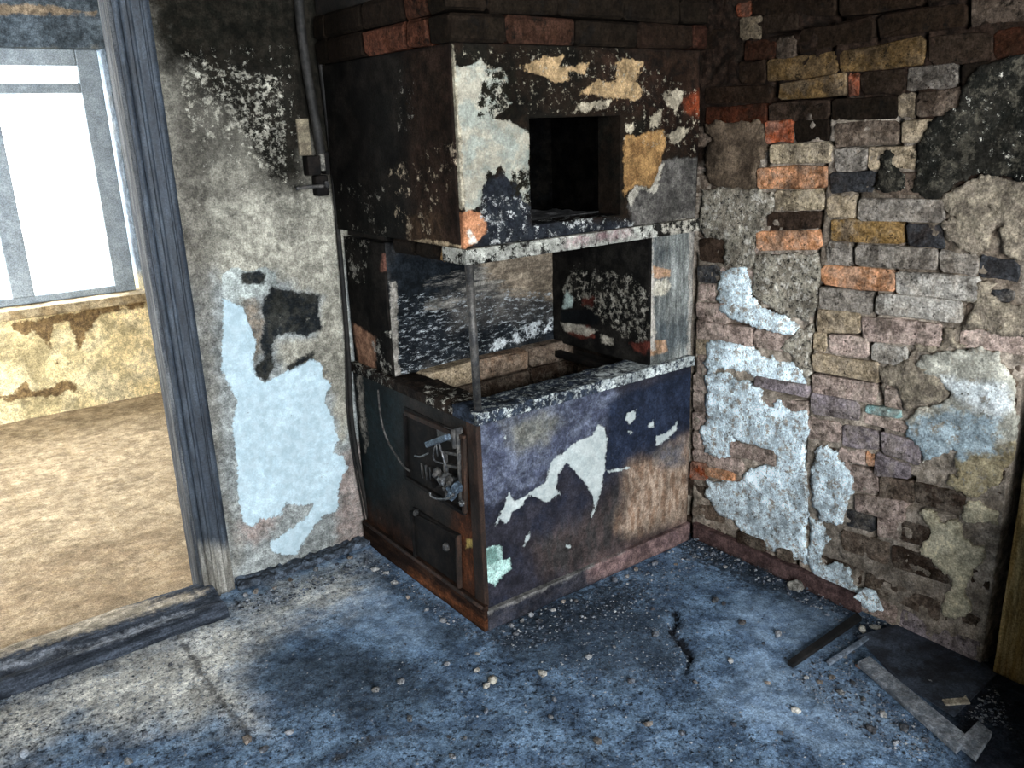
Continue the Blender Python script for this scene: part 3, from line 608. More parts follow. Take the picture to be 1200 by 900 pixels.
patch('plaster_patch', [(1078, 600), (1088, 597), (1100, 612), (1120, 610), (1130, 630), (1140, 640), (1152, 640), (1153, 655), (1140, 666), (1138, 676), (1132, 700), (1138, 712), (1132, 722), (1108, 722), (1106, 706), (1115, 692), (1112, 672), (1095, 660), (1080, 650), (1082, 635), (1092, 625)], .006, PT, seed=7)
patch('plaster_patch', [(1130, 592), (1145, 587), (1170, 600), (1169, 615), (1152, 612), (1130, 610)], .006, PT, seed=8)
patch('plaster_patch', [(826, 146), (840, 140), (868, 142), (890, 140), (897, 158), (900, 175), (890, 190), (886, 205), (888, 219), (870, 220), (838, 218), (828, 205), (828, 180), (836, 165)], .006, PB, seed=9, rough_h=.007)
patch('plaster_patch', [(822, 222), (845, 219), (886, 221), (905, 224), (906, 243), (898, 252), (896, 268), (886, 274), (884, 292), (888, 300), (880, 314), (870, 313), (852, 312), (850, 292), (846, 280), (826, 278), (821, 250)], .006, PG, seed=10)
patch('plaster_patch', [(886, 300), (900, 296), (930, 296), (958, 296), (960, 330), (956, 360), (946, 380), (938, 372), (920, 368), (900, 358), (884, 345), (884, 325)], .006, PG, seed=11)
patch('plaster_patch', [(936, 385), (952, 380), (950, 430), (946, 455), (938, 432), (930, 418), (915, 408), (920, 398)], .006, PG, seed=12)
patch('plaster_patch', [(1076, 168), (1090, 142), (1108, 136), (1122, 128), (1128, 104), (1148, 78), (1215, 60), (1215, 214), (1190, 212), (1170, 206), (1150, 202), (1130, 212), (1110, 224), (1096, 234), (1078, 226), (1068, 222), (1074, 196)], .006, PK, seed=13, rough_h=.008)
patch('plaster_patch', [(1022, 218), (1030, 198), (1038, 176), (1048, 180), (1050, 196), (1062, 212), (1056, 224), (1036, 226)], .004, PK, seed=14)
patch('plaster_patch', [(1098, 238), (1110, 226), (1132, 213), (1150, 204), (1170, 208), (1215, 216), (1215, 310), (1192, 304), (1176, 296), (1172, 268), (1180, 262), (1168, 262), (1160, 290), (1145, 297), (1125, 292), (1110, 280), (1104, 262), (1122, 254)], .006, PR, seed=15, rough_h=.012)
patch('plaster_patch', [(1130, 350), (1148, 330), (1170, 332), (1160, 345), (1172, 352), (1190, 358), (1215, 362), (1215, 400), (1180, 394), (1150, 384), (1128, 388), (1134, 374), (1142, 362)], .006, PR, seed=16, rough_h=.010)
patch('plaster_patch', [(1030, 428), (1050, 428), (1068, 420), (1082, 432), (1104, 446), (1114, 460), (1104, 470), (1080, 472), (1064, 482), (1058, 470), (1050, 452), (1034, 446)], .006, PR, seed=17, rough_h=.010)
patch('plaster_patch', [(1108, 384), (1122, 384), (1118, 396), (1135, 404), (1110, 408), (1076, 412), (1068, 422), (1074, 402), (1100, 408)], .006, PR, seed=18, rough_h=.010)
# dark red skirting at the foot of the brick wall
bb = sheet('baseboard_right', (WX-.022, 1.27, 0), (0, 1, 0), (0, 0, 1), (-1, 0, 0), .70, .062, .03, .012, lambda l: layered('dusty_red_skirting', ('4a3a38', '5e4a47', 20), l, grain=.003), [L('rd', [[(830, 640), (900, 665), (960, 700), (950, 708), (880, 680), (825, 650)]], '5f4c49', '4e4341', amp=5, ns=30, soft=5)], relief=.006, rs=25)
props(bb, kind='structure')
# timber post at the right-hand edge of the picture
pl = [L('pdark', [[(1160, 560), (1200, 480), (1230, 480), (1210, 560)]], '3a3226', '4c4232', amp=8, ns=20, soft=8, op=.7), L('spot', [[(1150, 450), (1260, 450), (1260, 800), (1150, 800)]], '3d3020', amp=11, ns=45, soft=1.5, cap=(-60, -8))]
props(sheet('trim_1', (WX-.002, .745, 0), (0, 1, 0), (0, 0, 1), (-1, 0, 0), .112, 2.495, .07, .012, lambda l: layered('bare_yellow_timber', ('b79e6c', '94794a', 14), l, grain=.002, st=(2, 2, .25)), pl, relief=.004, rs=14), kind='structure')
props(box('wall_right_near', (2.396, 2.60, -1.7, .868, -.12, 2.5), M['room_wall'], bev=0), kind='structure')

# ================================================================== STOVE
SX0, SX1, SY0, SY1 = 1.333, 2.285, 1.98, 2.785
stove = empty('masonry_stove', ((SX0+SX1)/2, (SY0+SY1)/2, 0), 'burnt-out masonry kitchen stove with peeling dark blue front and open square hood niche', 'stove')
white_big = [(666, 525), (680, 515), (694, 511), (702, 498), (708, 500), (712, 515), (710, 540), (708, 556), (703, 580), (700, 592), (697, 600), (694, 608), (693, 605), (697, 592), (694, 580), (685, 565), (672, 550), (664, 542), (655, 555), (652, 572), (657, 580), (650, 582), (641, 590), (632, 584), (620, 580), (612, 592), (600, 600), (597, 610), (592, 613), (586, 607), (580, 617), (584, 605), (592, 594), (594, 582), (597, 577), (602, 588), (612, 583), (622, 576), (640, 565), (645, 545), (650, 535), (660, 532)]
SF = [L('bluegrey', [[(560, 498), (640, 472), (710, 455), (735, 465), (722, 490), (705, 500), (690, 512), (660, 528), (645, 545), (632, 572), (605, 582), (592, 580), (580, 590), (560, 592)]], '585d6b', '3d4150', amp=7, ns=22, soft=7, cs=26, h=.0006),
      L('olive', [[(590, 497), (640, 482), (655, 495), (640, 520), (610, 530), (595, 515)]], '6f6d62', '57574f', amp=8, ns=16, soft=12, op=.8),
      L('navy', [[(712, 470), (815, 432), (815, 498), (790, 520), (745, 543), (716, 550), (708, 556), (712, 515)]], '1a2130', '232a3a', amp=3, ns=20, soft=5, rough=.7),
      L('bruise', [[(690, 600), (740, 545), (800, 512), (812, 540), (812, 615), (740, 640), (690, 668), (640, 680), (620, 640), (660, 620)]], '413836', '33302f', amp=10, ns=12, soft=16, st=(1, 1, .35)),
      L('rusty', [[(733, 556), (742, 546), (762, 540), (785, 526), (808, 515), (810, 610), (770, 622), (738, 630), (722, 618), (735, 585)]], 'a08c7a', '7d6553', amp=9, ns=14, soft=13, cs=30, st=(1.2, 1.2, .4)),
      L('greyr', [[(765, 532), (800, 515), (803, 545), (775, 550)]], '4a4d55', '5d5a58', amp=6, ns=22, soft=9, op=.85),
      L('lowred', [[(640, 690), (720, 640), (810, 605), (812, 620), (700, 670), (640, 700)]], '5c4a46', '4a3e3c', amp=6, ns=26, soft=8, op=.6),
      L('white', [white_big, [(736, 484), (745, 480), (744, 490), (738, 497), (733, 492)], [(759, 498), (765, 493), (767, 499), (761, 502)], [(768, 522), (769, 511), (780, 508), (790, 500), (793, 494), (793, 504), (783, 514), (772, 522)], [(736, 505), (742, 506), (739, 510)], [(712, 552), (738, 547), (738, 549), (714, 554)], [(614, 640), (616, 628), (622, 623), (619, 634)], [(664, 638), (669, 640), (667, 643), (663, 641)], [(592, 512), (594, 510), (592, 520)]], 'b2b8b5', 'a2aaa8', amp=2.2, ns=75, soft=.9, h=.0012, rough=.75, clean=.7),
      L('mint', [[(568, 645), (578, 638), (588, 640), (588, 656), (598, 654), (599, 668), (588, 675), (580, 686), (570, 681), (567, 660)]], 'abc9c0', '93b2aa', amp=2.2, ns=70, soft=1, h=.001),
      L('mintdark', [[(570, 644), (580, 641), (585, 656), (575, 664), (569, 660)]], '6f8f86', amp=2, ns=50, soft=2),
      L('scratch', [[(560, 600), (700, 560), (810, 500), (810, 610), (570, 720)]], '6c6864', amp=11, ns=70, soft=1, cap=(-60, -8.8), st=(2, 2, .6)),
      L('mott', [[(560, 500), (720, 455), (720, 540), (560, 590)]], '8b8c92', '70727a', amp=11, ns=60, soft=1.6, cap=(-60, -7), op=.8)]
sheet('front_wall', (SX0+.003, SY0, 0), (1, 0, 0), (0, 0, 1), (0, -1, 0), SX1-SX0-.003, .70, .115, .006, lambda l: layered('scorched_navy_paint', ('20222c', '2b2a31', 9), l, rough=.72, grain=.001, spec=.12), SF, stove, relief=.004, rs=5, seed=11)
SS = [L('teal', [[(415, 440), (470, 455), (470, 560), (430, 620), (418, 560)]], '152022', '111718', amp=8, ns=10, soft=14),
      L('rustc', [[(545, 505), (570, 500), (575, 745), (520, 690), (535, 600), (548, 585)]], '54301c', '3a2114', amp=6, ns=18, soft=11, st=(1, 1, .4)),
      L('rustl', [[(425, 590), (520, 660), (560, 700), (560, 745), (425, 640)]], '3b251a', '261a14', amp=8, ns=14, soft=14),
      L('ochre', [[(546, 632), (560, 632), (561, 641), (546, 642)]], '8a7a48', amp=2, ns=60, soft=1.5),
      L('sidewhite', [[(418, 440), (424, 440), (430, 520), (428, 530), (422, 490)]], '8f877c', '6c655c', amp=5, ns=60, soft=1.5, cap=(-60, 1)),
      L('spk', [[(420, 440), (560, 490), (560, 720), (430, 620)]], '77706a', amp=11, ns=60, soft=1, cap=(-60, -9.4))]
sheet('side_wall', (SX0, SY1, 0), (0, -1, 0), (0, 0, 1), (-1, 0, 0), SY1-SY0-.010, .70, .105, .008, lambda l: layered('black_scorched_side', ('171513', '221d19', 10), l, rough=.65, grain=.001, spec=.12), SS, stove, relief=.003, rs=6, seed=12)
box('corner_strip', (SX0-.006, SX0+.012, SY0-.004, SY0+.05, .08, .70), M['rust'], stove, bev=.003)
mback = M['soot']
box('back_wall', (SX0+.105, SX1, 2.50, SY1, 0, .735), mback, stove, bev=0); box('right_wall', (2.13, SX1, SY0+.115, 2.50, 0, .70), mback, stove, bev=0)
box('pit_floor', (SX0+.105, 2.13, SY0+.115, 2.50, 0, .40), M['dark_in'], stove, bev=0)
# rims of the fire pit
rimw = [L('w', [[(555, 470), (640, 440), (815, 395), (820, 435), (700, 470), (600, 500), (555, 505)]], 'b9beb9', '999e9c', amp=11, ns=100, soft=1.8, cap=(-60, -2.1)), L('wr', [[(700, 440), (815, 395), (820, 432), (720, 470)]], 'c3c8c4', 'a3a9a7', amp=11, ns=100, soft=1.8, cap=(-60, .4)), L('edge', [[(560, 500), (640, 478), (812, 424), (814, 430), (640, 486), (562, 508)]], '9ea2a0', amp=5, ns=50, soft=3)]
mrim = layered('flaking_rim', ('343c48', '22272f', 30), rimw, grain=.004, gs=90)
def rim(name, x0, x1, y0, y1, z0, z1):
    w, h = x1-x0, y1-y0
    return sheet(name, (x0, y0, z1), (1, 0, 0), (0, 1, 0), (0, 0, 1), w, h, z1-z0, .008, mrim, rimw, stove, relief=.007, rs=22, seed=int(x0*100))
rim('rim', SX0-.008, SX1, SY0-.014, SY0+.118, .70, .736)
rsw = [L('w', [[(500, 455), (570, 465), (575, 500), (540, 490), (500, 470)], [(415, 425), (455, 432), (455, 448), (415, 440)]], 'aaa79b', '8c897f', amp=11, ns=62, soft=1.2, cap=(-60, -2.0))]
mrs = layered('burnt_side_rim', ('1b1714', '2c241e', 26), rsw, grain=.005, gs=80)
sheet('rim', (SX0-.008, SY0+.118, .732), (1, 0, 0), (0, 1, 0), (0, 0, 1), .118, SY1-SY0-.118, .032, .008, mrs, rsw, stove, relief=.012, rs=20, seed=21)
sheet('rim', (2.125, SY0+.118, .731), (1, 0, 0), (0, 1, 0), (0, 0, 1), SX1-2.125, .385, .031, .008, mrs, rsw, stove, relief=.010, rs=20, seed=22)
# bricks lining the back of the pit
def ybrick(x0, x1, y0, y1, z0, z1, c, stain, parent, name='brick', jit=.004):
    bm = bmesh.new(); v, f = box_vf(x0, x1, y0, y1, z0, z1); vs = [bm.verts.new(p) for p in v]
    for q in f: bm.faces.new([vs[i] for i in q])
    bmesh.ops.bevel(bm, geom=list(bm.edges), offset=min(.009, (z1-z0)*.2), segments=1, affect='EDGES')
    for p in bm.verts: p.co += Vector((random.uniform(-1, 1), random.uniform(-1, 1), random.uniform(-1, 1)))*jit
    bm.verts.index_update(); V = [tuple(p.co) for p in bm.verts]; Fc = [tuple(p.index for p in q.verts) for q in bm.faces]; bm.free()
    o = mesh_obj(name, V, Fc, M['brick_sooty' if z0 > 1 else 'brick'], parent); cc = hx(COL[c]) if len(c) < 3 else hx(c); o.color = (*cc[:3], stain); return o
for r_, (z0, yy, cols) in enumerate(((.665, 2.44, ('T', '7a6452', 'W')), (.585, 2.43, ('W', '4f4238', 'N')), (.50, 2.44, ('N', 'D', 'D')), (.42, 2.44, ('N', 'D', 'D')))):
    xs = [1.44, 1.67, 1.90, 2.13]
    for i in range(3): ybrick(xs[i]+.002, xs[i+1]-.003, yy, 2.51, z0, z0+.076, cols[i], .2+.1*r_, stove)
for z0 in (.42, .50, .585): ybrick(2.075, 2.135, 2.10, 2.43, z0, z0+.076, 'N', .35, stove)
box('iron_bar', (2.02, 2.05, 2.11, 2.44, .69, .715), M['iron_black'], stove, bev=.004)
# niche between fire pit and hood
NB = [L('ndark', [[(455, 290), (560, 300), (560, 330), (520, 350), (540, 420), (455, 445)], [(455, 400), (560, 380), (660, 370), (660, 400), (455, 445)]], '1c2024', '14171a', amp=14, ns=14, soft=12),
      L('ntan', [[(560, 305), (660, 285), (662, 358), (610, 345), (575, 335)]], '847868', '675c4f', amp=10, ns=20, soft=8, st=(.6, 1, 2.2)),
      L('nstreak', [[(500, 330), (560, 312), (600, 340), (560, 360), (500, 360)]], '8c8880', '6c6963', amp=12, ns=26, soft=3, cap=(-60, -1.5), st=(.35, 1, 2)),
      L('nspk', [[(462, 440), (462, 350), (520, 350), (600, 345), (660, 345), (660, 380), (560, 412)]], 'a9aeb0', '8b9092', amp=13, ns=90, soft=1.2, cap=(-60, -2.8), h=.0006, st=(.6, 1, 1.7)),
      L('nw', [[(570, 405), (610, 385), (660, 368), (660, 378), (615, 398), (575, 412)]], 'b0b5b6', amp=8, ns=60, soft=1.2, cap=(-60, 0)),
      L('nedge', [[(456, 330), (464, 330), (468, 440), (458, 440)]], '99938a', '777269', amp=5, ns=60, soft=1.2, cap=(-60, 2))]
sheet('niche_back', (SX0+.02, 2.50, .735), (1, 0, 0), (0, 0, 1), (0, -1, 0), .76, .46, .28, .007, lambda l: layered('scorched_niche', ('4c4a47', '353433', 14), l, grain=.003), NB, stove, relief=.006, rs=9, seed=13)
CS = [L('brk', [[(413, 378), (420, 382), (440, 395), (440, 432), (420, 428)]], '8d6a54', '735443', amp=2, ns=40, soft=1.5), L('brk2', [[(447, 297), (458, 300), (457, 318), (446, 318)]], '5a3e34', amp=2, ns=40, soft=1.5), L('ws', [[(405, 260), (430, 280), (425, 330), (410, 320)], [(440, 395), (462, 390), (466, 440), (445, 440)]], '8d887e', amp=11, ns=50, soft=1.2, cap=(-60, -2.5))]
sheet('back_column', (SX0+.012, SY1, .735), (0, -1, 0), (0, 0, 1), (-1, 0, 0), SY1-2.50, .46, .008, .008, lambda l: layered('black_soot_column', ('131210', '1e1b18', 12), l, grain=.002), CS, stove, relief=.003, rs=9, seed=14)
NR = [L('rspk', [[(662, 340), (672, 315), (700, 320), (735, 325), (755, 340), (757, 400), (735, 395), (700, 370)]], '9b968a', '7d786c', amp=12, ns=80, soft=1.2, cap=(-60, -1.5), h=.001), L('rteal', [[(659, 362), (664, 340), (672, 350), (670, 360)]], '93a09a', amp=2, ns=60, soft=1.5), L('rbrick', [[(684, 350), (697, 348), (695, 360), (684, 358)], [(664, 388), (690, 380), (697, 395), (680, 397)], [(738, 402), (762, 400), (758, 416), (745, 412)]], '5c2f26', '48241d', amp=3, ns=40, soft=2), L('rwhite', [[(658, 378), (680, 380), (700, 388), (690, 394), (662, 388)], [(704, 393), (718, 396), (720, 405), (706, 402)]], 'a39c8e', amp=4, ns=50, soft=1.5, cap=(-60, 2)), L('rblack', [[(657, 364), (690, 362), (702, 370), (700, 382), (660, 378)]], '0e1011', amp=2, ns=30, soft=2)]
sheet('pillar_side', (2.068, 2.50, .735), (0, -1, 0), (0, 0, 1), (-1, 0, 0), .515, .47, .02, .007, lambda l: layered('peeling_pillar_side', ('1d1b18', '100f0e', 14), l, grain=.003), NR, stove, relief=.005, rs=12, seed=15)
PF = [L('pstreak', [[(785, 270), (812, 268), (810, 420), (790, 425)]], '8b8d88', '6e716e', amp=10, ns=24, soft=6, cap=(-60, 4), st=(2.2, 2.2, .2)), L('pdk', [[(765, 380), (812, 370), (812, 405), (765, 412)], [(765, 285), (785, 290), (780, 310), (765, 308)]], '3c4245', '4c5152', amp=10, ns=18, soft=9, op=.8), L('psalm', [[(750, 318), (765, 312), (785, 316), (786, 324), (764, 327), (752, 325)], [(757, 400), (780, 398), (782, 412), (760, 418)]], '9b7d66', '84694f', amp=2, ns=40, soft=1.6), L('pwhite', [[(762, 344), (768, 330), (782, 325), (786, 335), (780, 345), (768, 348)], [(756, 348), (763, 350), (768, 390), (760, 398), (756, 370)]], 'b4ae9f', '9a9485', amp=4, ns=60, soft=1.3, cap=(-60, 2)), L('pedge', [[(757, 272), (764, 272), (768, 410), (760, 410)], [(808, 270), (816, 270), (814, 420), (806, 420)]], '99938a', amp=5, ns=60, soft=1.4, cap=(-60, 1.2))]
sheet('pillar', (2.076, SY0+.004, .735), (1, 0, 0), (0, 0, 1), (0, -1, 0), SX1-2.076, .46, .495, .007, lambda l: layered('greyed_pillar', ('6a6b67', '525553', 20), l, grain=.002, st=(1.6, 1.6, .4)), PF, stove, relief=.003, rs=10, seed=16)
# hood
HX0, HY0, HZ0, HZ1 = 1.318, 1.984, 1.225, 1.765
h0, h1, hz0, hz1 = 1.566, 1.927, 1.268, 1.570
cream = [(532, 76), (545, 78), (556, 76), (562, 70), (572, 80), (588, 80), (597, 92), (590, 108), (600, 120), (588, 132), (578, 138), (600, 142), (612, 150), (621, 158), (621, 240), (612, 235), (608, 218), (603, 205), (597, 214), (588, 194), (580, 205), (572, 200), (566, 220), (563, 240), (545, 248), (540, 215), (536, 150), (530, 110)]
HF = [L('brownr', [[(700, 60), (830, 60), (830, 190), (780, 180), (760, 140), (700, 120)]], '281c15', '1a1410', amp=10, ns=9, soft=14),
      L('redr', [[(802, 118), (815, 108), (830, 100), (832, 142), (818, 138), (806, 130)]], '7a3a22', '5a2a1a', amp=4, ns=24, soft=5),
      L('navyb', [[(563, 215), (590, 205), (620, 225), (622, 262), (740, 258), (745, 275), (555, 292), (572, 270), (565, 245)]], '1b1d22', '24272b', amp=6, ns=20, soft=6),
      L('cream', [cream], '9c9686', '8a8d83', amp=3.8, ns=55, soft=1.1, cs=16, h=.0012, clean=.4),
      L('creamhole', [[(572, 85), (600, 85), (600, 132), (560, 135), (565, 110)], [(605, 200), (622, 200), (622, 240), (600, 235)]], '17150f', amp=12, ns=70, soft=1.4, cap=(-60, .3)),
      L('tanf', [[(608, 78), (622, 74), (640, 66), (660, 66), (655, 78), (668, 80), (665, 95), (650, 97), (640, 90), (625, 85)], [(660, 80), (680, 75), (690, 73), (685, 87), (670, 84)], [(722, 72), (735, 68), (754, 72), (750, 85), (745, 95), (755, 105), (748, 118), (730, 115), (720, 116), (700, 112), (690, 110), (678, 112), (690, 100), (700, 93), (712, 97), (720, 95), (722, 85)]], 'a58a66', '8f7858', amp=4.2, ns=60, soft=1.1, h=.001),
      L('tanf2', [[(672, 132), (678, 121), (716, 117), (712, 126), (690, 130)], [(775, 110), (790, 105), (803, 108), (800, 120), (792, 130), (782, 122)], [(783, 158), (795, 150), (808, 150), (800, 165), (788, 168)], [(760, 135), (775, 130), (772, 150), (764, 152)], [(733, 145), (742, 145), (740, 158), (733, 155)]], 'a79c86', '958b78', amp=7, ns=60, soft=1.1, cap=(-60, 2), h=.001),
      L('ochre', [[(731, 158), (745, 160), (760, 155), (778, 152), (781, 170), (775, 185), (774, 210), (760, 220), (745, 216), (735, 225), (731, 232)]], '94734a', '785a38', amp=2.6, ns=50, soft=1.4, cs=18),
      L('grey', [[(775, 190), (790, 185), (816, 185), (816, 268), (770, 270), (740, 264), (736, 240), (746, 222), (765, 222), (775, 205)]], '57544f', '423f3c', amp=3, ns=40, soft=2),
      L('greyedge', [[(735, 232), (745, 217), (762, 222), (776, 190), (779, 192), (768, 226), (748, 222), (739, 240)]], 'a8a294', amp=5, ns=60, soft=1.2, cap=(-60, 1.5)),
      L('whiteband', [[(770, 265), (790, 258), (815, 257), (815, 267), (780, 273)]], 'b9b3a4', amp=4, ns=50, soft=1.3, cap=(-60, 2)),
      L('salmon', [[(522, 292), (524, 264), (533, 253), (550, 246), (563, 250), (570, 262), (570, 272), (560, 282), (545, 292)]], 'a87656', '8f6146', amp=2.0, ns=40, soft=1.4, cs=16),
      L('curl', [[(546, 272), (550, 268), (556, 276), (560, 284), (550, 286)]], 'c4bfb2', amp=3, ns=70, soft=1.2, cap=(-60, 1.5)),
      L('dots', [[(540, 60), (720, 60), (815, 110), (815, 180), (735, 160), (735, 130), (620, 130), (600, 100)]], 'a59c88', amp=11, ns=85, soft=1.0, cap=(-60, -3.6), h=.0008),
      L('dots2', [[(570, 230), (740, 262), (740, 280), (560, 290)]], '9a9b98', amp=11, ns=80, soft=1.2, cap=(-60, -3)),
      L('edgew', [[(524, 52), (531, 52), (540, 150), (545, 245), (538, 245), (532, 150)]], 'a39a86', '857c6a', amp=4, ns=45, soft=1.5)]
sheet('hood_front', (HX0+.003, HY0, HZ0), (1, 0, 0), (0, 0, 1), (0, -1, 0), SX1+.002-HX0, HZ1-HZ0, .10, .006, lambda l: layered('peeling_hood_plaster', ('14120e', '1f1812', 12), l, grain=.0015), HF, stove, relief=.006, rs=7, seed=17, hole=(h0-HX0-.003, h1-HX0-.003, hz0-HZ0, hz1-HZ0))
HS = [L('hbrown', [[(474, 55), (528, 46), (545, 292), (515, 292), (490, 262), (478, 200), (480, 120)]], '281d17', '1d1611', amp=8, ns=8, soft=12),
      L('hlow', [[(476, 255), (500, 245), (520, 255), (520, 288), (478, 285)]], '3a2c20', '2a2019', amp=5, ns=20, soft=4),
      L('hspk', [[(460, 200), (500, 180), (530, 170), (536, 210), (505, 240), (500, 285), (470, 285)]], 'a0917c', '837663', amp=9, ns=52, soft=1.0, cap=(-60, -2.8)),
      L('hspk2', [[(400, 220), (450, 220), (450, 300), (400, 300)], [(470, 85), (480, 90), (480, 150), (470, 150)]], '7f7a70', amp=10, ns=55, soft=1.0, cap=(-60, -4)),
      L('hline', [[(478, 284), (500, 280), (540, 288), (540, 291), (500, 285), (478, 288)]], '94836a', amp=4, ns=50, soft=1.2, cap=(-60, 1.5))]
sheet('hood_side', (HX0, SY1, HZ0), (0, -1, 0), (0, 0, 1), (-1, 0, 0), SY1-HY0-.012, HZ1-HZ0, .09, .008, lambda l: layered('sooty_hood_side', ('100f0d', '191613', 9), l, grain=.0015), HS, stove, relief=.005, rs=6, seed=18)
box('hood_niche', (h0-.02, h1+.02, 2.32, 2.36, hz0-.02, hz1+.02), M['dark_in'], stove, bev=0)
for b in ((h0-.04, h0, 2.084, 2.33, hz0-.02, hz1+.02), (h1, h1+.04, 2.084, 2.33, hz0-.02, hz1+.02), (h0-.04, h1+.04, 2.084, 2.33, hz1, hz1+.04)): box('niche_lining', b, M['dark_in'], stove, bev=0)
sheet('niche_floor', (h0-.04, 2.084, hz0), (1, 0, 0), (0, 1, 0), (0, 0, 1), h1-h0+.08, .246, .02, .01, plain('ashy_niche_floor', '2a2a2a', '454443', 40), [], stove, relief=.012, rs=25, seed=19)
lipl = [L('lip', [[(540, 285), (560, 286), (700, 268), (770, 256), (770, 284), (700, 290), (560, 310), (540, 310)]], 'a7a69c', '8b8a82', amp=11, ns=60, soft=1.5, cap=(-60, 1.6)), L('lippink', [[(660, 282), (740, 266), (742, 276), (662, 290)]], '8f7274', '857a76', amp=6, ns=40, soft=4, op=.7), L('lipend', [[(775, 258), (818, 255), (818, 272), (778, 276)]], 'b0aa9c', amp=8, ns=45, soft=1.3, cap=(-60, 1)), L('lipochre', [[(515, 292), (541, 294), (541, 306), (515, 304)]], '8d6c42', '6f5434', amp=3, ns=40, soft=2)]
mlip = layered('flaking_hood_lip', ('22211f', '14130f', 26), lipl, grain=.003)
sheet('hood_lip', (1.312, 1.962, 1.182), (1, 0, 0), (0, 0, 1), (0, -1, 0), SX1-1.312, .043, .12, .006, mlip, lipl, stove, relief=.006, rs=16, seed=20)
for i in range(3):
    a = 2.005+i*.145
    if i: ybrick(1.315, 1.40, a-.05+.004, a+.09, 1.180, 1.224, ('Y', 'K', 'K')[i], .5, stove)
ybrick(1.313, 1.35, 2.083, 2.098, 1.182, 1.224, 'Y', .2, stove)
box('hood_base', (1.41, SX1, 2.083, 2.5, 1.195, 1.224), M['soot'], stove, bev=0)
box('hood_base', (SX0+.03, SX1, 2.5, SY1, 1.20, 1.224), M['soot'], stove, bev=0)
box('hood_top', (HX0+.091, SX1, 2.085, SY1, hz1+.041, HZ1), M['soot'], stove, bev=0)
# brick cornice over the hood
random.seed(31)
def course(z0, z1, off, cols_f, cols_s):
    x = 1.298
    while x < 2.30:
        l = min(.25 if x > 1.30 else .25-off, 2.31-x)
        if l > .03: ybrick(x, x+l-.004, 1.964, 2.07, z0, z1-.004, cols_f.pop(0) if cols_f else 'K', .5, stove, 'cornice_brick', .003)
        x += l
    y = 2.072
    while y < 2.76:
        l = min(.12 if y < 2.08 else .25, 2.78-y)
        ybrick(1.298, 1.39, y, y+l-.004, z0, z1-.004, cols_s.pop(0) if cols_s else 'K', .5, stove, 'cornice_brick', .003); y += l
course(1.767, 1.842, .06, ['0d0c0a', '5a3a2e', '0d0c0a', '2a1c16', '4a281e'], ['7a4a38', '8a5440', '1d1410', '0b0a09'])
course(1.842, 1.917, .12, ['0d0c0a', '0f0d0b', '0d0c0a', '0d0c0a', '0d0c0a'], ['6a4030', '1d1410', '0b0a09'])
box('chimney_breast', (1.32, SX1+.01, 1.986, SY1, 1.918, 2.495), M['soot'], stove, bev=0)
box('cornice_core', (1.391, 2.30, 2.071, SY1, 1.768, 1.917), M['soot'], stove, bev=0)
# the iron post
tube('post', [(1.352, 1.998, .736), (1.350, 1.999, .96), (1.347, 2.0, 1.183)], .0125, M['iron'], stove, n=16, sub=0)
# plinths
plf = [L('red', [[(690, 650), (760, 625), (815, 605), (815, 640), (740, 670), (690, 680)]], '75605c', '5c4b4a', amp=6, ns=26, soft=9), L('dustp', [[(560, 715), (700, 655), (812, 600), (812, 605), (700, 661), (570, 722)]], '7c7a76', '62605e', amp=6, ns=40, soft=3, cap=(-60, 3))]
sheet('plinth', (SX0-.004, SY0-.016, 0), (1, 0, 0), (0, 0, 1), (0, -1, 0), SX1-SX0+.004, .072, .016, .008, lambda l: layered('dusty_front_plinth', ('2b2d35', '37363b', 16), l, grain=.003), plf, stove, relief=.006, rs=14, seed=23)
pls = [L('or', [[(480, 665), (568, 728), (568, 735), (480, 675)]], '6a4028', '54331f', amp=5, ns=24, soft=5)]
sheet('plinth', (SX0-.018, SY1, 0), (0, -1, 0), (0, 0, 1), (-1, 0, 0), SY1-SY0+.014, .092, .018, .008, lambda l: layered('brown_side_plinth', ('33231a', '221813', 14), l, grain=.002, st=(1, .3, 2)), pls, stove, relief=.003, rs=14, seed=24)
tube('plinth_bead', [(SX0-.022, SY1-.02, .094), (SX0-.022, 2.35, .092), (SX0-.022, SY0-.012, .09)], .006, M['rust'], stove, n=8, sub=3)

# fire door on the side: raised frame, slotted bracket, hinge, grate bars
def sp(x, y, off=0.0): p = at_x(x, y, SX0-off); return p
def quad_bar(name, pts, w, t, mat, parent):
    """flat iron bar on the stove side between photo points"""
    a, b = sp(*pts[0]), sp(*pts[1]); d = (b-a)/np.linalg.norm(b-a); n = np.cross(d, [1, 0, 0]); V = []
    for x in (SX0+.004, SX0-t):
        for p, s in ((a, 1), (b, 1), (b, -1), (a, -1)): V.append((x, *(p+n*s*w/2)[1:]))
    return bevel_obj(mesh_obj(name, V, [(0, 1, 2, 3), (7, 6, 5, 4), (0, 4, 5, 1), (1, 5, 6, 2), (2, 6, 7, 3), (3, 7, 4, 0)], mat, parent), .002)
fd = mesh_obj('fire_door', *box_vf(SX0-.004, SX0+.006, *sorted((sp(478, 520)[1], sp(546, 540)[1])), .395, .652), M['iron_black'], stove)
for a, b, w in (((477, 483), (547, 513), .016), ((478, 558), (547, 601), .014), ((477, 484), (479, 558), .014), ((546, 513), (547, 600), .016)): quad_bar('frame_bar', (a, b), w, .014, M['iron_black'] if w < .016 else M['rust'], fd)
quad_bar('slotted_bracket', ((541, 500), (545, 586)), .008, .022, M['iron'], fd)
quad_bar('slotted_bracket', ((525, 527), (528, 582)), .007, .020, M['iron'], fd)
for yy in (531, 546, 559, 571): quad_bar('slot_rung', ((527, yy-2), (544, yy+1)), .010, .018, M['iron'], fd)
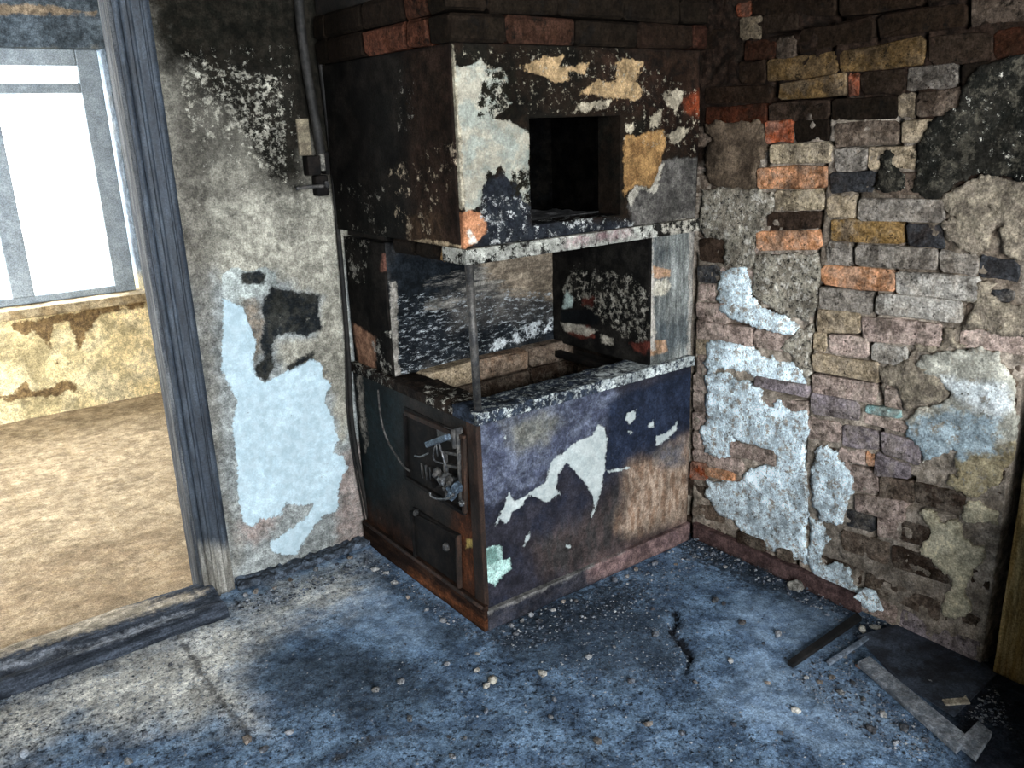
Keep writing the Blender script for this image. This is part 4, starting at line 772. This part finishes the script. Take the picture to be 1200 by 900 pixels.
quad_bar('bracket_plate', ((514, 505), (540, 512)), .045, .008, M['iron'], fd)
tube('hinge', [sp(531, 503, .024), sp(533, 525, .024)], .0085, M['iron'], fd, n=12, sub=0)
for i in range(6): tube('grate_bar', [sp(494+i*5, 543+i*2.2, .014), sp(496+i*5, 560+i*2.6, .014)], .004, M['iron'], fd, n=6, sub=0)
ad = mesh_obj('ash_door', *box_vf(SX0-.008, SX0+.006, *sorted((sp(489, 640)[1], sp(538, 650)[1])), .10, .285), M['iron_black'], stove)
for a, b in (((484, 599), (540, 628)), ((488, 655), (541, 690)), ((486, 600), (490, 655)), ((539, 626), (541, 688))): quad_bar('frame_bar', (a, b), .012, .016, M['iron_black'] if a[0] < 530 else M['rust'], ad)
mesh_obj('knob', *lump_vf(sp(523, 641, .014), (.010, .014, .016), 5, 2, .1), M['iron'], ad, smooth=True)
mesh_obj('hinge', *lump_vf(sp(488, 601, .012), (.010, .016, .012), 6, 2, .12), M['iron'], ad, smooth=True)

# ================================================================== BURNT WIRING AND FITTINGS
BO = .022
bw = empty('burnt_fitting', sp(515, 560, .03+BO), 'tangle of silvery burnt fittings and wire hanging at the stove fire door', 'burnt wiring')
a, b = sp(501, 521, .05+BO), sp(525, 512, .05+BO)
def rod_box(name, a, b, w, h, mat, parent):
    d = (b-a)/np.linalg.norm(b-a); n = np.array([1., 0, 0]); u = np.cross(d, n); V = []
    for p in (a, b):
        for s, t in ((1, 1), (1, -1), (-1, -1), (-1, 1)): V.append(tuple(p+n*s*w/2+u*t*h/2))
    return bevel_obj(mesh_obj(name, V, [(0, 1, 2, 3), (7, 6, 5, 4), (0, 4, 5, 1), (1, 5, 6, 2), (2, 6, 7, 3), (3, 7, 4, 0)], mat, parent), .003)
rod_box('handle', a, b, .02, .018, M['bluemetal'], bw)
tube('wire', [sp(512, 517, .05+BO), sp(508, 532, .055+BO), sp(510, 540, .05+BO), sp(519, 543, .05+BO)], .0022, M['steel'], bw, n=6)
tube('wire', [sp(514, 517, .055+BO), sp(519, 535, .06+BO), sp(524, 552, .05+BO)], .0028, M['steel'], bw, n=6)
tube('wire', [sp(511, 518, .055+BO), sp(512, 527, .06+BO), sp(513, 534, .05+BO)], .002, M['steel'], bw, n=6)
tube('wire', [sp(486, 534, .03+BO), sp(493, 535, .04+BO), sp(502, 531, .05+BO)], .003, M['steel'], bw, n=6)
for i, (x, y, r, mt) in enumerate(((513, 556, .020, 'iron'), (521, 562, .022, 'steel'), (528, 565, .020, 'iron'), (509, 566, .015, 'iron_black'), (530, 577, .022, 'bluemetal'), (536, 571, .018, 'bluemetal'), (524, 571, .017, 'iron'), (541, 590, .010, 'steel'))):
    mesh_obj('melted_lump', *lump_vf(sp(x, y, .028+BO), (r*.8, r, r), 50+i, 2, .3), M[mt], bw)
ring = []
for k in range(15):
    an = math.pi*(.95+1.0*k/14); ring.append(sp(518+14*math.cos(an), 578-7*math.sin(an), .04+BO))
tube('ring', ring, .0042, M['steel'], bw, n=8, sub=0)
BO = .007
tube('stove_side_cable', [sp(443, 457, .006+BO), sp(445, 480, .006+BO), sp(449, 502, .006+BO), sp(456, 520, .006+BO), sp(463, 532, .008+BO), sp(472, 545, .012+BO), sp(480, 552, .016+BO)], .0035, plain('frayed_cable', '55524e', '2a2826', 60), None, n=8)
props(bpy.data.objects['stove_side_cable'], 'thin frayed cable curving down the stove side to the fire door', 'cable')
# conduit, cable and switch at the junction of wall and stove
W_ = lambda x, y, off: tuple(at_y(x, y, WY-off))
props(tube('wall_conduit', [W_(346, -90, .03), W_(350, 0, .03), W_(356, 60, .03), W_(364, 110, .03), W_(371, 150, .03), W_(377, 186, .03)], .0155, plain('sooty_conduit', '2e2c29', '1d1b19', 30, rough=.7), n=12), 'thick black conduit running down the wall to the switch box', 'conduit')
props(tube('wall_cable', [W_(374, 60, .018), W_(380, 110, .018), W_(386, 160, .018), W_(391, 210, .018), W_(398, 290, .018), W_(404, 360, .018), W_(409, 430, .020), W_(412, 490, .02), W_(419, 540, .02), W_(427, 580, .02), W_(432, 606, .02)], .0085, M['wire_black'], n=10), 'black burnt cable hanging down the corner between wall and stove', 'cable')
props(tube('thin_cable', [W_(405, 380, .012), W_(406, 440, .012), W_(408, 490, .012), W_(415, 540, .012), W_(424, 590, .012), W_(430, 625, .012)], .004, M['wire_black'], n=8), 'thin black wire on the pale wall left of the thicker cable', 'cable')
props(mesh_obj('plaster_strip', *lump_vf(W_(381, 95, .012), (.008, .010, .055), 3, 2, .12), M['oldwhite']), 'narrow greyish strip of plaster on the black wall beside the conduit', 'plaster strip')
sb = empty('switch_box', W_(378, 200, .0), 'charred black switch box with a side lever under the conduit', 'switch')
def wbx(name, x0, y0, x1, y1, d0, d1, mat, parent, bev=.004):
    p, q = at_y(x0, y0, WY-d1), at_y(x1, y1, WY-d1)
    return box(name, (min(p[0], q[0]), max(p[0], q[0]), WY-d1, WY-d0, min(p[2], q[2]), max(p[2], q[2])), mat, parent, bev)
wbx('body', 360, 183, 377, 205, .0, .045, M['iron_black'], sb); wbx('body_cover', 380, 178, 388, 204, .0, .045, M['iron_black'], sb)
wbx('terminal', 375, 180, 382, 200, .02, .05, plain('ash_grey_terminal', '6a665e', '3c3a36', 70), sb, .002)
wbx('lower_block', 370, 206, 387, 229, 0, .040, M['iron_black'], sb, .006)
tube('lever', [W_(379, 218, .05), W_(362, 219, .055), W_(347, 221, .06)], [.006]*13, M['iron'], sb, n=8)
mesh_obj('knob', *lump_vf(W_(383, 216, .045), (.014, .010, .012), 8, 2, .15), M['iron'], sb)
pp = wbx('wall_plate', 347, 139, 366, 182, .001, .012, M['oldwhite'], None, .003)
props(pp, 'yellowed rectangular wall plate with dark outline left of the conduit', 'wall plate')
pb = pp

# ================================================================== LOOSE THINGS ON THE FLOOR
def fpt(x, y, z=0.0):
    p = at_z(x, y, 0.0); return np.array([p[0], p[1], floor_z(p[0], p[1])+z])
def slab(name, px, th, mat, label, cat, lift=.0, group=None, tilt=0.0, bev=.002):
    P = [fpt(*q) for q in px]; zb = max(p[2] for p in P)+lift; n = len(P)
    V = [(p[0], p[1], zb-.002+tilt*i/(n-1)) for i, p in enumerate(P)]+[(p[0], p[1], zb+th+tilt*i/(n-1)) for i, p in enumerate(P)]
    Fc = [tuple(range(n)), tuple(range(2*n-1, n-1, -1))]+[(i, n+i, n+(i+1) % n, (i+1) % n) for i in range(n)]
    ar = sum(P[i][0]*P[(i+1) % n][1]-P[(i+1) % n][0]*P[i][1] for i in range(n))
    if ar > 0: Fc = [tuple(reversed(f)) for f in Fc]
    o = mesh_obj(name, V, Fc, mat)
    if bev: bevel_obj(o, bev, 1)
    return props(o, label, cat, group)
slab('metal_sheet', [(1003, 747), (1092, 722), (1168, 792), (1118, 842), (1052, 800)], .003, plain('dull_floor_sheet', '3e4652', '2c3038', 12, rough=.6), 'flat dark rectangular sheet lying on the floor by the brick wall', 'metal sheet', .003)
slab('floor_batten', [(1004, 782), (1018, 775), (1136, 872), (1120, 886)], .014, M['wood_grey'], 'long weathered batten edging the dark sheet on the floor', 'batten', .004)
slab('gap_strip', [(922, 780), (929, 785), (1010, 729), (1004, 722)], .012, plain('gap_strip_black', '0e0e0f', '1c1a19', 30), 'thin black strip for a dark floor gap running to the brick wall', 'batten', .004)  # black strip put in where the floor has only a dark slot
slab('narrow_strip', [(968, 778), (972, 782), (1018, 752), (1014, 748)], .008, plain('ash_strip', '7d8794', '5a6470', 30), 'thin pale strip lying parallel to the dark gap strip', 'strip', .004)
slab('wood_offcut', [(1120, 877), (1145, 852), (1162, 866), (1143, 896)], .014, M['wood_grey'], 'short grey board offcut at the dark lower right corner', 'board', .006)
slab('pale_chip', [(1103, 823), (1128, 821), (1131, 818), (1137, 828), (1108, 830)], .004, plain('pale_chip', 'a89f8c', '8d8576', 30), 'pale elongated chip lying in the dark corner below the door post', 'chip', .006)
# fallen flake of white plaster leaning on the brick wall
fl = [(1000, 700), (1012, 690), (1024, 694), (1034, 717), (1020, 712)]
Pf = [at_x(x, y, WX-.03) for x, y in fl]; Pb = [p+np.array([.010, 0, .002]) for p in Pf]; n = len(Pf)
o = mesh_obj('plaster_flake', [tuple(p) for p in Pf+Pb], [tuple(range(n-1, -1, -1)), tuple(range(n, 2*n))]+[(i, (i+1) % n, n+(i+1) % n, n+i) for i in range(n)], PW[0])
for l in PW[1]: set_attr(o, l['attr'], np.full(2*n, l['cap'][1]))
props(o, 'white plaster flake leaning against the foot of the brick wall', 'plaster flake')
def stone(px, r, col, label, group=None, stain=.1, flat=.6, name='plaster_crumb', cat='rubble'):
    p = fpt(*px); sd = int(px[0]*7+px[1]); s = r*F and r
    o = mesh_obj(name, *lump_vf((p[0], p[1], p[2]+s*flat*.62), (s*1.15, s*.85, s*flat), sd, 1, .25), M['chip'])
    c = hx(col); o.color = (c[0], c[1], c[2], stain); return props(o, label, cat, group)
stone((578, 799), .017, 'b9b4a6', 'larger of two pale stones lying together on the floor before the stove'); stone((570, 805), .013, 'a8a49a', 'smaller of two pale stones lying together on the floor before the stove')
stone((636, 791), .016, 'b4b0a6', 'single whitish stone alone in the middle of the floor'); stone((559, 787), .012, '9a968d', 'greyish stone just behind the two pale stones before the stove')
stone((933, 834), .013, 'c0bcb2', 'white round stone near the long batten on the right'); stone((1130, 762), .030, 'a79a80', 'tan lump of plaster at the foot of the wall by the door post', flat=.7)
stone((932, 690), .028, 'a39f94', 'pale plaster lump at the foot of the brick wall near the corner', flat=.8); stone((1027, 735), .016, 'a9a69c', 'pale chip at the upper corner of the dark floor sheet', flat=.35)
stone((1010, 739), .014, 'c0bcb0', 'thin white chip standing just left of the dark floor sheet', flat=.9); stone((1007, 781), .012, 'a87d6c', 'small reddish chip near the end of the weathered batten', flat=.4)
stone((1052, 805), .012, 'b0aca2', 'small pale chip on the edge of the dark floor sheet', flat=.5); stone((28, 884), .018, '9aa2ac', 'grey flat stone at the lower left corner of the floor', flat=.4)
stone((229, 811), .015, 'a9a79f', 'pale chip in the floor seam before the doorway', flat=.4)
GL = 'small loose plaster or brick crumb lying on the ash-covered floor'
random.seed(77)
spots = [(650, 822), (570, 835), (645, 842), (526, 865), (530, 889), (545, 866), (560, 768), (524, 780), (765, 714), (792, 662), (848, 710), (838, 706), (870, 731), (856, 775), (905, 665), (897, 655), (880, 648), (868, 655), (860, 640), (842, 634), (825, 627), (818, 640), (835, 650), (850, 665), (600, 735), (612, 728), (622, 722), (632, 729), (605, 745), (648, 716), (590, 741), (660, 707), (675, 705), (720, 681), (735, 676), (745, 668), (768, 661), (430, 660), (440, 668), (452, 672), (462, 684), (478, 700), (500, 716), (520, 728), (410, 655), (395, 662), (370, 668), (340, 680), (322, 690), (300, 695), (288, 699), (120, 745), (85, 760), (60, 775), (150, 735), (180, 728), (200, 720), (20, 795), (200, 780), (260, 838), (290, 868), (310, 880), (440, 810), (470, 800), (480, 842), (340, 860), (170, 860), (120, 880), (150, 892), (960, 800), (985, 812), (1000, 800), (1012, 820), (1035, 838), (1060, 855), (1085, 870), (1050, 872), (1020, 856), (990, 770), (1000, 764), (975, 795), (945, 795), (955, 690), (965, 700), (980, 706), (992, 712), (1040, 722), (1060, 735), (1085, 748), (1100, 755), (1155, 775), (1110, 790), (1090, 800), (900, 800), (915, 860), (860, 850), (800, 860), (760, 850), (700, 870), (740, 800), (690, 770), (720, 760), (768, 745), (815, 800), (895, 755), (912, 745)]
for i, p in enumerate(spots):
    near = p[1] < 760 and 560 < p[0] < 960
    c_ = random.choice(['6a6f78', '8b8d90', '55595f', '9a9a98', '3c4048', '7d736a'])
    tone = 'dark' if c_ in ('3c4048', '55595f') else 'brownish' if c_ == '7d736a' else 'pale'
    x_, y_ = p
    place = ('along the door threshold' if x_ < 215 and y_ < 800 else 'at the foot of the pale left wall' if x_ < 425 and y_ < 705 else 'along the brown side plinth of the stove' if x_ < 560 and y_ < 740 else
             'against the front plinth of the stove' if y_ < 750 and x_ < 770 else 'in the corner between stove and brick wall' if x_ < 910 and y_ < 672 else 'at the foot of the brick wall' if y_ < 760 and x_ > 940 else
             'on or beside the dark floor sheet' if x_ > 1040 and y_ < 830 else 'beside the long weathered batten' if x_ > 940 else 'on the open floor left of the stove corner' if x_ < 560 else 'on the open ash floor before the stove')
    GL = f'{tone} small rubble crumb lying {place}'
    stone(p, random.uniform(.007, .014), c_, GL, f'{tone} crumbs {place}', random.uniform(0, .5), random.uniform(.45, .8))
# gravel and ash grit too small to count
NOGRIT = [[(1003, 747), (1092, 722), (1168, 792), (1118, 842), (1052, 800)], [(1004, 782), (1018, 775), (1136, 872), (1120, 886)], [(922, 780), (929, 785), (1010, 729), (1004, 722)], [(968, 778), (972, 782), (1018, 752), (1014, 748)], [(1120, 877), (1145, 852), (1162, 866), (1143, 896)]]
def grit(name, regions, label, cols):
    V, Fc, T = [], [], []
    oct_f = [(0, 2, 4), (2, 1, 4), (1, 3, 4), (3, 0, 4), (2, 0, 5), (1, 2, 5), (3, 1, 5), (0, 3, 5)]
    for poly, cnt, r0, r1, hh in regions:
        q = np.array(poly, float); lo, hi = q.min(0), q.max(0); got = 0
        while got < cnt:
            p = rng.uniform(lo, hi, (cnt*2, 2)); p = p[(sdf(p, [poly], 5) > 0) & (sdf(p, NOGRIT, 9) < -4)][:cnt-got]; got += len(p)
            for x, y in p:
                w = at_z(x, y); r = r0*.8+(r1-r0)*.85*rng.random()**3.5
                a = rng.uniform(0, 6.28); ca, sa = math.cos(a), math.sin(a); n = len(V)
                zz_ = float(FREL(np.array([[w[0], w[1], 0]]))[0]) if w[1] < 2.79 else 0
                zz_ += hh*max(0, rng.random())
                s = r*rng.uniform(.6, 1.3, 6)
                for dx, dy, dz in ((s[0], 0, 0), (-s[1], 0, 0), (0, s[2], 0), (0, -s[3], 0), (0, 0, s[4]*.7), (0, 0, -s[5]*.5)):
                    V.append((w[0]+dx*ca-dy*sa, w[1]+dx*sa+dy*ca, zz_+r*.25+dz))
                Fc += [tuple(i+n for i in f) for f in oct_f]; t = rng.random(); T += [t]*6
    t = NT(name+'_stone'); k = t.n('ShaderNodeValToRGB'); k.color_ramp.elements.remove(k.color_ramp.elements[0])
    k.color_ramp.elements[0].position = 1.0; k.color_ramp.elements[0].color = hx(cols[-1])
    for i, c in enumerate(cols[:-1]): e = k.color_ramp.elements.new(i/len(cols)); e.color = hx(c)
    t.put(k.inputs[0], t.attr('tone')); t.put(t.b.inputs['Base Color'], k.outputs[0]); t.b.inputs['Roughness'].default_value = .9
    o = mesh_obj(name, V, Fc, t.m); set_attr(o, 'tone', T)
    return props(o, label, 'gravel', kind='stuff')
grit('floor_grit', [([(0, 830), (240, 720), (420, 655), (560, 745), (810, 640), (1000, 720), (1130, 880), (1100, 899), (0, 899)], 2600, .0015, .006, 0),
    ([(570, 742), (640, 712), (700, 690), (800, 635), (830, 640), (800, 690), (700, 735), (620, 765), (575, 760)], 900, .002, .008, .004),
    ([(800, 640), (820, 622), (900, 655), (1010, 722), (990, 735), (900, 690), (850, 668), (810, 660)], 700, .002, .010, .008),
    ([(700, 700), (790, 715), (812, 775), (790, 800), (700, 805), (640, 790)], 700, .002, .006, 0),
    ([(925, 792), (1005, 735), (1022, 760), (1010, 782), (1125, 885), (1060, 892), (960, 830)], 900, .002, .007, .002),
    ([(262, 712), (420, 658), (440, 660), (430, 672), (300, 722)], 650, .002, .011, .012),
    ([(420, 640), (440, 650), (565, 745), (550, 750), (430, 665)], 420, .002, .007, .004),
    ([(0, 812), (240, 715), (250, 725), (0, 830)], 350, .002, .007, .003),
    ([(1000, 725), (1040, 715), (1160, 785), (1190, 860), (1120, 840), (1060, 770)], 350, .002, .008, .003)],
    'loose grit and gravel strewn over the ash-covered floor', ['121418', '22262c', '363c46', '4a525e', '5d6672', '9a9c9c'])
